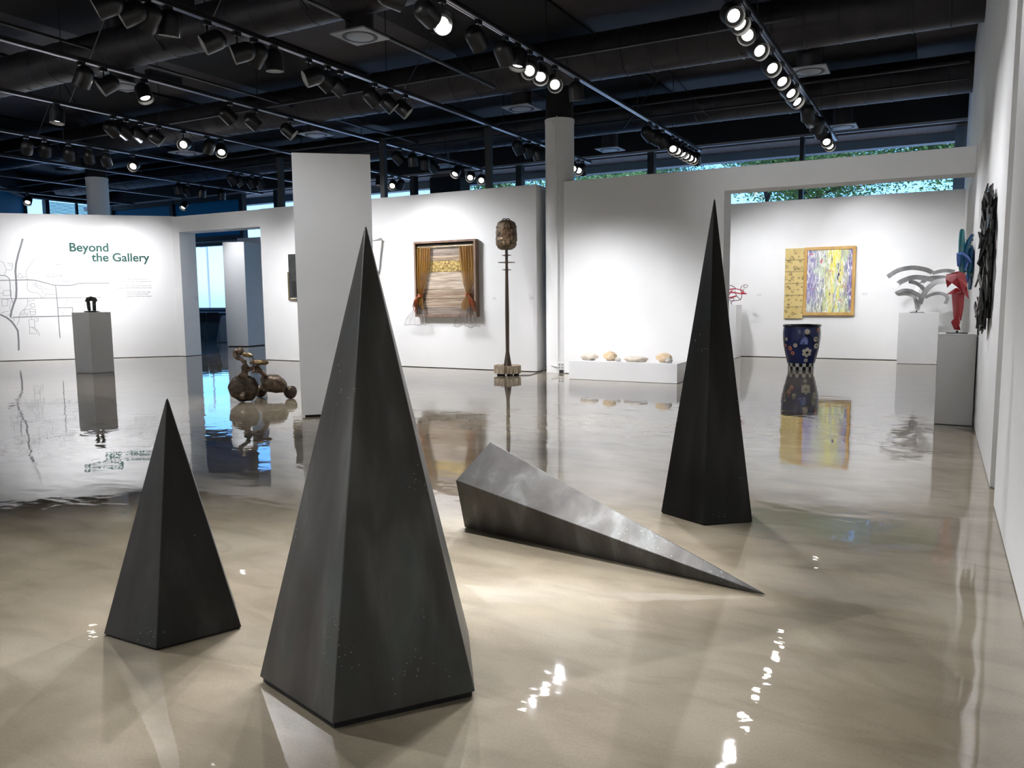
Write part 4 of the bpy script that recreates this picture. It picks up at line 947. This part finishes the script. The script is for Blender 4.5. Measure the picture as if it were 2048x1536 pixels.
for pts, r in (([(30, 260, 0), (120, 235, 0), (200, 250, .05), (240, 285, .1)], .008), ([(230, 320, 0), (250, 390, -.05), (310, 450, 0), (320, 440, 0), (335, 400, .05), (320, 320, 0)], .008), ([(130, 460, 0), (200, 430, -.1), (210, 470, -.1), (160, 490, 0)], .007), ([(150, 470, .1), (250, 470, 0), (320, 455, 0)], .008),
                ([(310, 290, 0), (350, 240, .05), (400, 225, .1), (425, 245, .1), (400, 275, .05), (365, 265, 0), (380, 240, -.05)], .006), ([(180, 490, 0), (170, 515, 0), (187, 528, 0)], .008), ([(330, 250, 0), (320, 290, 0), (360, 310, 0), (370, 280, 0)], .005)):
    b.tube(cr([wk(*p) for p in pts]), r, 6)
b.tube([wk(90, 470), Vector((wk(90, 470).x, 0, .0))], .01, 6)
b.build('wire_loops', DARKW, e, smooth=True)

# ------------------------------------------------------------------ beyond the doorway
c0, c1, c2 = onz(455, 693.5), onz(497, 693.5), onz(532, 690.5); c3 = c0+c2-c1
e = empty('display_wall', (c1.x, c1.y, 0), 0, 'white box-shaped partition seen through the doorway', 'partition')
b = MB(); P4 = [c0-c1, Vector(), c2-c1, c3-c1]; b.prism(P4, .03, 3.385); b.build('panel', WHITE, e)
b = MB(); cc = sum(P4, Vector())/4; b.prism([cc+(p-cc)*.94 for p in P4], 0, .03); b.build('base', GREYBASE, e)
b = MB(); q0, q1 = ony(474, 475, 20.1), ony(545, 480, 20.1); b.box(q0.x, 20.1, 0, q1.x+1.2, 20.35, q0.z-.03); tag(b.build('screen_wall', WHITE), 'white wall panel peeking above the partition through the doorway', 'partition')
e = empty('counter', (-25.6, 20.75, 0), 0, 'long white-topped counter under the window through the doorway', 'counter')
b = MB(); b.box(-3, -.1, 1.04, 3.2, .45, 1.09); b.build('worktop', WHITE2, e)
b = MB(); b.box(-3, .25, 0, 3.2, .42, 1.04); b.build('panel', MULL, e)
e = empty('kiosk', onz(444, 685.5), 0, 'white slanted kiosk by the counter through the doorway', 'kiosk')
kb = onz(444, 685.5)
b = MB(); P = [onp(x, y, kb, AW)-kb for x, y in ((433, 684), (470, 686), (470, 631), (444, 631), (441, 634))]; 
for p in P: p.z = max(p.z, .01)
b.slab(P, AW*.5); b.build('body', WHITE2, e, bevel=.02)
def stool(px, label, bk=0):
    p = onz(px, 688)+AW*bk; e = empty('bar_stool', p, PSI+.5, label, 'stool', 'dark stools at the counter')
    b = MB(); b.box(-.21, -.2, .72, .21, .2, .76); b.build('seat', MULL, e, bevel=.02)
    b = MB(); b.slab([Vector(q) for q in ((-.21, -.2, .76), (.21, -.2, .76), (.20, -.24, 1.10), (-.20, -.24, 1.10))], (0, .02, 0)); b.build('backrest', MULL, e, bevel=.01)
    for x in (-1, 1):
        for y in (-1, 1): b = MB(); b.tube([(x*.17, y*.16, .72), (x*.21, y*.2, 0)], .013, 6); b.build('leg', MULL, e)
stool(401, 'dark bar stool nearest the doorway jamb'); stool(419, 'dark bar stool second from the doorway jamb', .35)

# ------------------------------------------------------------------ ceiling: ducts, diffusers, pipes, braces
def duct(y, z, r, x0, x1, label, far):
    e = empty('air_duct', (0, y, z), 0, label, 'duct', 'round air ducts under the ceiling')
    b = MB(); M = Matrix.Rotation(PI/2, 4, 'Y'); prof = []
    x = x0
    while x < x1: prof += [(r, x), (r, x+.46), (r*1.018, x+.47), (r*1.018, x+.49)]; x += .5
    b.lathe(prof, 40, M, cap=(True, True)); b.build('body', DUCT, e, smooth=True, sharp=.5)
    for x in range(int(x0)+2, int(x1), 4):
        b = MB(); b.lathe([(r*1.03, x-.02), (r*1.03, x+.02)], 40, M); b.tube([(x, 0, r), (x, 0, 6.33-z)], .006, 6); b.build('hanger', BLACK, e)
duct(9.0, 5.76, .33, -29, .4, 'ribbed round duct crossing nearest the viewer', False)
duct(13.65, 5.80, .40, -29, .4, 'ribbed round duct above the doorway wall line', True)
duct(18.3, 5.80, .38, -29, .4, 'ribbed round duct nearest the back windows', True)
def diffuser(px, py, label):
    P = onz(px, py, 5.2); e = empty('ceiling_diffuser', P, 0, label, 'air diffuser', 'square ceiling air diffusers')
    b = MB(); b.box(-.3, -.3, 0, .3, .3, .025); b.build('plate', GRILLE, e, bevel=.004)
    b = MB(); b.lathe([(.15, -.004), (.25, -.004), (.25, .0), (.15, 0)], 36); b.build('slot', GRILLED, e)
    b = MB(); b.lathe([(0, -.012), (.19, -.008), (.2, -.002)], 36); b.build('disc', GRILLE, e, smooth=True)
    b = MB(); b.lathe([(.2, .025), (.2, 6.33-P.z)], 24, cap=(True, True)); b.build('drop_duct', DUCT, e, smooth=True)
for x, y, l in ((246, 173, 'square diffuser behind the third rail spotlights at far upper left'), (720, 74, 'large square diffuser nearest the brightest spotlight'), (1043, 218, 'square diffuser just left of the white column top'), (632, 270, 'square diffuser above the movable partition'),
                (1220, 300, 'square diffuser just right of the white column'), (372, 307, 'square diffuser below the brightest lamp of the fifth rail'), (1618, 144, 'square diffuser right of the rightmost rail'), (1685, 255, 'square diffuser at the far end of the rightmost rail'), (152, 336, 'square diffuser in front of the left column'), (885, 333, 'square diffuser above the wooden window box')): diffuser(x, y, l)
def pipe(p, q, r, label):
    b = MB(); b.tube([p, q], r, 10); o = b.build('sprinkler_pipe', BLACK, smooth=True); tag(o, label, 'pipe', 'dark pipes under the ceiling')
pipe((-7.36, -2, 5.36), (-7.36, 13.0, 5.36), .03, 'dark pipe running back beside the large diffuser')
pipe((-22, 12.4, 5.5), (-2, 12.4, 5.5), .025, 'thin dark pipe crossing below the second duct')
pipe((-29, 16.4, 5.55), (.3, 16.4, 5.55), .03, 'dark pipe crossing between the second and third duct')
pipe((-12.6, -2, 5.7), (-12.6, 18, 5.7), .025, 'dark pipe running back at upper left')
pipe((-29, 17.0, 5.40), (.3, 17.0, 5.40), .022, 'pale lit pipe crossing in front of the third duct')
def brace(x, y, label):
    e = empty('ceiling_brace', (x, y, 6.34), 0, label, 'brace', 'V-shaped wire braces on the ceiling')
    for s_ in (-1, 1):
        b = MB(); b.tube([(0, 0, 0), (s_*.95, 0, -1.15)], .010, 6); b.build('strut', BLACK, e)
    b = MB(); b.box(-.12, -.05, -.05, .12, .05, 0); b.build('bracket', BLACK, e)
for x, y, l in ((-8.2, 12.4, 'wire brace left of the bright lamp flare'), (-5.3, 16.8, 'wire brace left of the column top'), (-13.9, 9.6, 'wire brace over the fifth rail'), (-11.2, 8.2, 'wire brace over the fourth rail'), (-8.2, 8.0, 'wire brace over the third rail near the large diffuser'), (-16.9, 10.8, 'wire brace at far left over the sixth rail')): brace(x, y, l)

# ------------------------------------------------------------------ track rails and spotlights
T = 5.0
RX = dict(R=-2.228, A=-5.27, B=-8.225, C=-11.185, D=-13.87, E=-17.07, F=-19.88, G=-23.0, H=-25.88)
REND = dict(R=19.75, A=19.45, B=19.6, C=19.5, D=19.4, E=19.3, F=19.4, G=18.9, H=19.0)
ORD = ['first', 'second', 'third', 'fourth', 'fifth', 'sixth', 'seventh', 'eighth', 'ninth', 'tenth', 'eleventh', 'twelfth', 'thirteenth', 'fourteenth', 'fifteenth', 'sixteenth', 'seventeenth', 'eighteenth', 'nineteenth', 'twentieth', 'twenty-first', 'twenty-second', 'twenty-third', 'twenty-fourth', 'twenty-fifth', 'twenty-sixth', 'twenty-seventh', 'twenty-eighth', 'twenty-ninth', 'thirtieth']
for k, (nm, x) in enumerate(RX.items()):
    e = empty('track_rail', (x, 0, T), 0, 'black ceiling lighting rail, %s counted from the right wall' % ORD[k], 'lighting rail', 'ceiling lighting rails')
    b = MB(); b.box(-.045, -2, 0, .045, REND[nm], .055); b.build('channel', RAIL, e)
    b = MB(); b.box(-.028, -2, -.008, -.010, REND[nm]-.02, -.0005); b.box(.010, -2, -.008, .028, REND[nm]-.02, -.0005); b.build('conductor', RAILL, e)
    for y in (1, 4, 7.2, 10.9, 14.9, 17.2):
        b = MB(); b.tube([(0, y, .055), (0, y, 6.34-T)], .007, 6); b.build('hanger_rod', BLACK, e)
    if nm in 'BC':
        b = MB(); b.box(-.06, 6.4+(k-2)*2.2, .056, .06, 7.0+(k-2)*2.2, .16); b.build('junction_box', BLACK, e)
# posts that stand on the wall tops and carry the rail ends' cabling
for px, Y, zb, l in ((978, 14.42, 3.73, 'dark square post on the middle wall top, right of the wooden window box'), (767, 14.42, 3.73, 'dark square post on the middle wall top, right of the partition'), (561, 14.75, 3.76, 'dark square post on the doorway wall, left of the partition')):
    P = ony(px, 340, Y); b = MB(); b.box(P.x-.06, Y-.06, zb, P.x+.06, Y+.06, T-.002); tag(b.build('rail_post', MULL), l, 'post', 'dark posts on the wall tops')

LENS = bpy.data.materials.new('lit_lens'); LENS.use_nodes = True
_b = LENS.node_tree.nodes['Principled BSDF']; _b.inputs['Base Color'].default_value = (.8, .8, .8, 1); _b.inputs['Emission Color'].default_value = (1, .97, .9, 1); _b.inputs['Emission Strength'].default_value = 6
BAFFLE = mat('lamp_baffle', (.05, .05, .05), .35)
def housing_mesh():
    b = MB(); R_, L_ = .122, .30
    prof = [(R_*.60, .0), (R_*.62, -.03), (R_*.88, -.035), (R_*.95, -.085), (R_, -.088), (R_*1.0, .10)]
    for k in range(1, 8): a = k/7*PI/2; prof.append((R_*math.cos(a) if k < 7 else 0, .10+R_*math.sin(a)*.95))
    b.lathe([(0, .005)]+prof, 28)
    for f in b.b.faces:
        c = f.calc_center_median()
        if c.z < .05 and math.hypot(c.x, c.y) < R_*.93: f.material_index = 1
    return b
_h = housing_mesh().build('housing', [BLACK, BAFFLE], smooth=True, sharp=.7); HM = _h.data; bpy.data.objects.remove(_h)
b = MB(); b.lathe([(0, -.034), (.064, -.034), (.072, -.031)], 24); _h = b.build('lens', LENS); LM = _h.data; bpy.data.objects.remove(_h)
b = MB(); b.box(-.028, -.05, -.06, .028, .05, 0); b.tube([(0, 0, -.06), (0, 0, -.17)], .012, 8); _h = b.build('adapter', BLACK); AM = _h.data; bpy.data.objects.remove(_h)
b = MB(); b.tube([(0, 0, -.15), (0, .0, -.19)], .026, 10); _h = b.build('pivot', RAIL); PM = _h.data; bpy.data.objects.remove(_h)
def child(name, me, par, loc=(0, 0, 0), rot=None):
    o = bpy.data.objects.new(name, me); COL.objects.link(o); o.parent = par; o.location = loc
    if rot is not None: o.rotation_mode = 'QUATERNION'; o.rotation_quaternion = rot
    return o
def W3(u, z): return w45(u, z)
# rail, pixel of the mount, (right, towards viewer, down) or target point, watts, spot angle
LIGHTS = [
 ('R', 1469, -20, (.38, 5.8, 1.9), 200, 64), ('R', 1481, -2, (.38, 7.7, 1.3), 220, 44), ('R', 1497, 22, (-2.7, 3.1, .1), 760, 40), ('R', 1520, 57, (.38, 8.3, 2.2), 230, 40), ('R', 1545.5, 95, (.38, 8.7, 1.4), 230, 40),
 ('R', 1565, 124, (.2, 10.2, 1.5), 230, 36), ('R', 1582, 150, (.38, 11.4, 1.8), 200, 40), ('R', 1594, 168, (.38, 12.6, 2.0), 260, 36),
 ('R', 1617, 200, (-2.5, 19.7, 1.8), 230, 58), ('R', 1624, 211, (-.2, 19.2, 1.5), 230, 58), ('R', 1634, 226, (-3.9, 19.7, 1.4), 160, 58), ('R', 1642, 238, (-1.2, 19.7, 2.0), 150, 62), ('R', 1655, 256, (-.25, 1, .9), 0, 40), ('R', 1661, 265, (-.1, 1, .8), 0, 40),
 ('A', 800, -60, (-1.3, 14.1, 3.2), 260, 46), ('A', 862, -20, (-5.2, 14.1, 3.0), 260, 56), ('A', 896, -8, (-1.9, 2.2, .7), 560, 44),
 ('A', 954, 40, (-4.7, 14.1, .5), 170, 44), ('A', 1007.5, 72, (-5.2, 14.1, .4), 150, 44), ('A', 1032, 87, (-5.6, 9.0, 0), 260, 66),
 ('A', 1055, 101, (-3.1, 2.4, .3), 620, 34), ('A', 1077, 114, (-3.0, 6.6, 0), 420, 58), ('A', 1106, 131, (-1.3, 4.8, .3), 620, 32), ('A', 1150, 157, (.12, -.2, 1), 0, 40), ('A', 1299, 244, (-3.3, 19.7, 1.6), 200, 58), ('A', 1313, 252, (-.5, 19.3, 1.5), 330, 34), ('A', 1326, 259, (-4.2, 19.6, 1.3), 180, 54),
 ('A', 1348, 271, (-.1, 1, .75), 0, 40), ('A', 1358, 276, (-.1, 1, .75), 0, 40), ('A', 1368, 282, (-2.5, 16.6, .3), 200, 50), ('A', 1376, 286, (-.1, 1, .8), 0, 40), ('A', 1385, 291, (-.15, 1, .8), 0, 40), ('A', 1391, 294, (-.1, 1, .85), 0, 40), ('A', 1398, 298, (.2, -.6, .8), 0, 40),
 ('B', 170, -30, (-0.88, 0.36, 0.48), 0, 40), ('B', 240, -18, (-0.85, 0.34, 0.5), 0, 40), ('B', 287, -4, (-.6, -.3, .75), 0, 40), ('B', 337, 11, (-.12, -.15, 1), 0, 40), ('B', 415.6, 40, (-0.86, 0.38, 0.5), 0, 40), ('B', 473, 63, (-0.93, 0.34, 0.36), 0, 40), ('B', 506, 76, (-.62, -.35, .7), 0, 40), ('B', 546, 91, (-8.3, 8.6, 0), 260, 66),
 ('B', 614, 117, (-0.9, 0.42, 0.42), 0, 40), ('B', 652.5, 131, (-6.1, 14.1, .5), 100, 46), ('B', 679, 140.6, (-5.2, 14.1, .5), 130, 44), ('B', 748.6, 166, (-5.6, 14.1, .4), 220, 46), ('B', 780, 178, (-4.7, 14.0, .3), 260, 44), ('B', 809, 189, (-4.1, 14.0, .4), 260, 44),
 ('B', 1040.7, 274, (.45, -.5, .75), 0, 40), ('B', 1059.6, 281, (.4, -.5, .8), 0, 40), ('B', 1077, 288, (.3, -.2, .9), 0, 40), ('B', 1149, 314, (-.2, 1, .6), 0, 40), ('B', 1160, 318, (-.1, 1, .7), 0, 40), ('B', 1168, 321, (.3, -.5, .8), 0, 40),
 ('C', 162.6, 123, (-.5, -.25, .8), 0, 40), ('C', 206.5, 135, (-0.75, 0.42, 0.6), 0, 40), ('C', 289, 157, (-9.0, 8.4, .3), 300, 34), ('C', 462, 203, (-10.2, 14.1, 1.5), 340, 60), ('C', 511, 217, (-9.0, 14.1, 1.3), 430, 60), ('C', 579, 237, (-8.0, 14.1, 1.4), 330, 60),
 ('C', 796.8, 296, (.6, -.3, .6), 0, 40), ('C', 823.4, 303, (.05, -.3, 1), 0, 40), ('C', 845, 310, (.02, -.3, 1), 0, 40), ('C', 864, 315, (.6, -.3, .6), 0, 40), ('C', 905, 326, (-.35, .6, .75), 0, 40), ('C', 915, 329, (.2, -.2, 1), 0, 40), ('C', 937, 334, (-.2, 1, .6), 0, 40), ('C', 959, 340, (-.15, 1, .6), 0, 40),
 ('D', 110.4, 207, (-13.6, 8.0, 0), 330, 70), ('D', 222, 232, (-14.6, 14.4, 1.9), 330, 60), ('D', 247, 237, (-13.8, 14.4, 1.9), 330, 60), ('D', 276, 244, (-12.6, 14.2, 1.8), 330, 60), ('D', 310, 252, (-11.3, 14.15, 1.9), 330, 60), ('D', 358, 262.5, (.05, 1, .35), 0, 40), ('D', 407, 273, (-.45, -.3, .75), 0, 40), ('D', 433, 279, (.2, .75, .75), 0, 40),
 ('D', 751, 347, (-.1, .1, .9), 0, 40), ('D', 779, 352, (-.1, 1, .6), 0, 40), ('D', 795, 355, (-.4, -.1, .8), 0, 40),
 ('E', 51.6, 271.5, W3(-4.1, 1.9), 300, 60), ('E', 87, 278, W3(-3.3, 1.6), 300, 60), ('E', 134, 286.5, W3(-2.4, 2.1), 300, 60), ('E', 175, 293.5, W3(-1.6, 1.6), 300, 60), ('E', 210, 299.5, W3(-.8, 1.9), 260, 60), ('E', 261, 309, (.05, 1, .6), 0, 40), ('E', 461, 344, (.35, -.4, .8), 0, 40), ('E', 476.6, 346.5, (.4, -.4, .8), 0, 40), ('E', 498, 350.5, (.4, -.4, .8), 0, 40), ('E', 515, 353.5, (.3, -.4, .85), 0, 40),
 ('F', 361.7, 363.5, (.12, -.2, .95), 0, 40), ('F', 380.5, 366, (-19.4, 18.7, 1.9), 260, 60), ('F', 408, 370, (-.2, -.2, .9), 0, 40), ('F', 447, 376, (-.1, -.2, .9), 0, 40),
 ('G', 367, 397.5, (-.3, .6, .8), 0, 40), ('H', 55.6, 386, (.2, .7, .8), 0, 40)]
# fill lamps added on the rails behind the viewer, bouncing off the wall there
FILL_BEHIND = [(nm, -1.4, (RX[nm]+dx, -4, 1.9)) for nm in RX for dx in (-.8,)]
ADDED_OVER = [('D', 5.0, (-16.2, 14.5, 3.2), 260, 52), ('A', 5.2, (-3.9, 1.7, 0), 420, 54), ('R', 5.2, (-1.6, 2.4, 0), 110, 44), ('R', 3.55, (-1.9, 4.05, .2), 680, 34), ('B', 3.0, (-6.85, 7.7, 1.5), 420, 44), ('A', -.7, (-2.05, 2.4, 1.15), 520, 24), ('B', 4.6, (-1.4, 5.2, .9), 300, 24), ('B', 2.4, (-3.1, 2.3, .45), 700, 18), ('A', 4.4, (-2.6, 1.6, 0), 260, 52), ('A', 6.4, (-1.9, 3.6, 0), 380, 42), ('R', 6.9, (-2.2, 3.4, 0), 240, 36)]  # unseen lamps added for the floor pool, pyramid faces and wall wash
groups = {}
for nm, y, tg, w_, an in ADDED_OVER: groups.setdefault(nm, []).append((y, (nm, 0, 0, tg, w_, an)))
for nm, y, tg in FILL_BEHIND: groups.setdefault(nm, []).append((y, (nm, 0, 0, tg, 420 if nm in 'RAB' else 850, 75)))
for L in LIGHTS:
    d = ray(L[1], L[2]); k = (T-HC)/d.z; y = (CP+d*k).y
    groups.setdefault(L[0], []).append((y, L))
for ri, (nm, items) in enumerate(sorted(groups.items(), key=lambda t: list(RX).index(t[0]))):
    items.sort(key=lambda t: t[0]); ys = [t[0] for t in items]
    for k in range(1, len(ys)): ys[k] = max(ys[k], ys[k-1]+.265)     # heads never touch
    ys[-1] = min(ys[-1], REND[nm]-.08)
    for k in range(len(ys)-2, -1, -1): ys[k] = min(ys[k], ys[k+1]-.265)
    items = [(y_, t[1]) for y_, t in zip(ys, items)]
    for k, (y, L) in enumerate(items):
        _, px, py, aim, watts, ang = L
        base = Vector((RX[nm], y, T)); hc = Vector((0, 0, -.28))
        big = max(abs(v) for v in aim) > 1.3
        lit = None
        if big: d = (Vector(aim)-(base+hc)).normalized()
        else: d = (RH*aim[0]-AW*aim[1]-Vector((0, 0, aim[2]))).normalized()
        toward = (CP-(base+hc)).normalized().dot(d)
        lb = ('glowing' if toward > .12 else 'dark-backed')+' black spotlight, %s from the far end of the %s rail from the right' % (ORD[len(items)-1-k], ORD[list(RX).index(nm)])
        e = empty('track_spotlight', base, 0, lb, 'spotlight', 'spotlights on the ceiling rails')  # the added unseen lamps share this name and label
        child('adapter', AM, e); child('pivot', PM, e)
        q = (-d).to_track_quat('Z', 'Y')
        h = child('housing', HM, e, hc-d*.02, q); child('lens', LM, h)
        if watts:
            ld = bpy.data.lights.new('spot', 'SPOT'); ld.energy = watts*KW; ld.color = LAMP_COL; ld.spot_size = math.radians(ang); ld.spot_blend = .9; ld.shadow_soft_size = .025
            lo = bpy.data.objects.new('spot_light', ld); COL.objects.link(lo); lo.parent = e; lo.location = hc+d*.09; lo.rotation_mode = 'QUATERNION'; lo.rotation_quaternion = (-d).to_track_quat('Z', 'Y')

# ------------------------------------------------------------------ outside: trees, pale building, lamp post
BARK = mat('dark_bark', (.035, .026, .02), .9, col2=(.06, .045, .035), scale=9)
def leafmat(name, a, c):
    M = mat(name, a, .5, col2=c, scale=2.5); n, l, bs = nodes(M)
    t = n.new('ShaderNodeBsdfTranslucent'); t.inputs[0].default_value = (c[0]*1.3, c[1]*1.3, c[2]*.8, 1); x = n.new('ShaderNodeMixShader'); x.inputs[0].default_value = .4
    l.new(bs.outputs[0], x.inputs[1]); l.new(t.outputs[0], x.inputs[2]); l.new(x.outputs[0], n['Material Output'].inputs['Surface']); return M
LEAF = [leafmat('oak_leaves', (.05, .10, .03), (.13, .20, .06)), leafmat('dark_leaves', (.03, .07, .035), (.08, .14, .06))]
def tree(x, y, h, label, seed, dens, lm):
    r = random.Random(seed); e = empty('tree', (x, y, -.1), 0, label, 'tree', 'trees outside the back windows')
    b = MB(); tips = []
    def grow(p, d, L, rad, lvl):
        q = p+d*L; m_ = (p+q)/2+Vector((r.uniform(-1, 1), r.uniform(-1, 1), 0))*L*.10
        b.tube([p, m_, q], [rad, rad*.85, rad*.65], 6)
        if lvl >= 2: tips.extend([m_, q])
        if lvl < 4:
            for k in range(3 if lvl < 2 else 2):
                nd = (d+Vector((r.uniform(-1, 1), r.uniform(-1, 1), r.uniform(-.35, .55)))*.9).normalized(); grow(q, nd, L*r.uniform(.62, .85), rad*.6, lvl+1)
    grow(Vector((0, 0, 0)), Vector((r.uniform(-.15, .15), 0, 1)).normalized(), h*.34, .17, 0)
    b.build('trunk', BARK, e)
    b = MB()
    for t in tips:
        for k in range(dens*24):
            p = t+Vector((r.gauss(0, .7), r.gauss(0, .7), r.gauss(0, .5))); a = Vector((r.uniform(-1, 1), r.uniform(-1, 1), r.uniform(-.6, .6))).normalized(); c = a.orthogonal().normalized()
            s_ = r.uniform(.028, .062); b.poly([p-a*s_*1.5, p+c*s_*.6, p+a*s_*1.5, p-c*s_*.6], [(0, 1, 2, 3)])
    o = b.build('foliage', lm, e); o['kind'] = 'stuff'
for k, (x, y, h, l, dn) in enumerate(((1.6, 27.5, 8.6, 'dense tree at the right end of the window strip', 14), (-3.4, 37, 11.2, 'tree with bare dark branches behind the right window strip', 8), (-5.2, 27.5, 8.6, 'branching tree left of the second window mullion', 8), (-11.6, 36, 10.6, 'leafy green tree just right of the white column', 16), (-13.6, 27.5, 7.6, 'leafy tree partly hidden by the white column', 7), (5.4, 37, 11.8, 'dark tree outermost to the right of the window strip', 12))):
    tree(x, y, h, l, k+3, dn, LEAF[k % 2])
b = MB(); b.box(-75, 70, -.1, -35, 76, 2.6); tag(b.build('far_building', PAVE), 'pale low building far beyond the doorway window', 'building')
P = ony(417, 560, 30); b = MB(); b.tube([(P.x, 30, -.1), (P.x, 30, 4.4)], .05, 8); b.box(P.x-.5, 29.95, 4.4, P.x, 30.05, 4.5); tag(b.build('lamp_post', STEEL), 'thin lamp post outside the doorway window', 'lamp post')
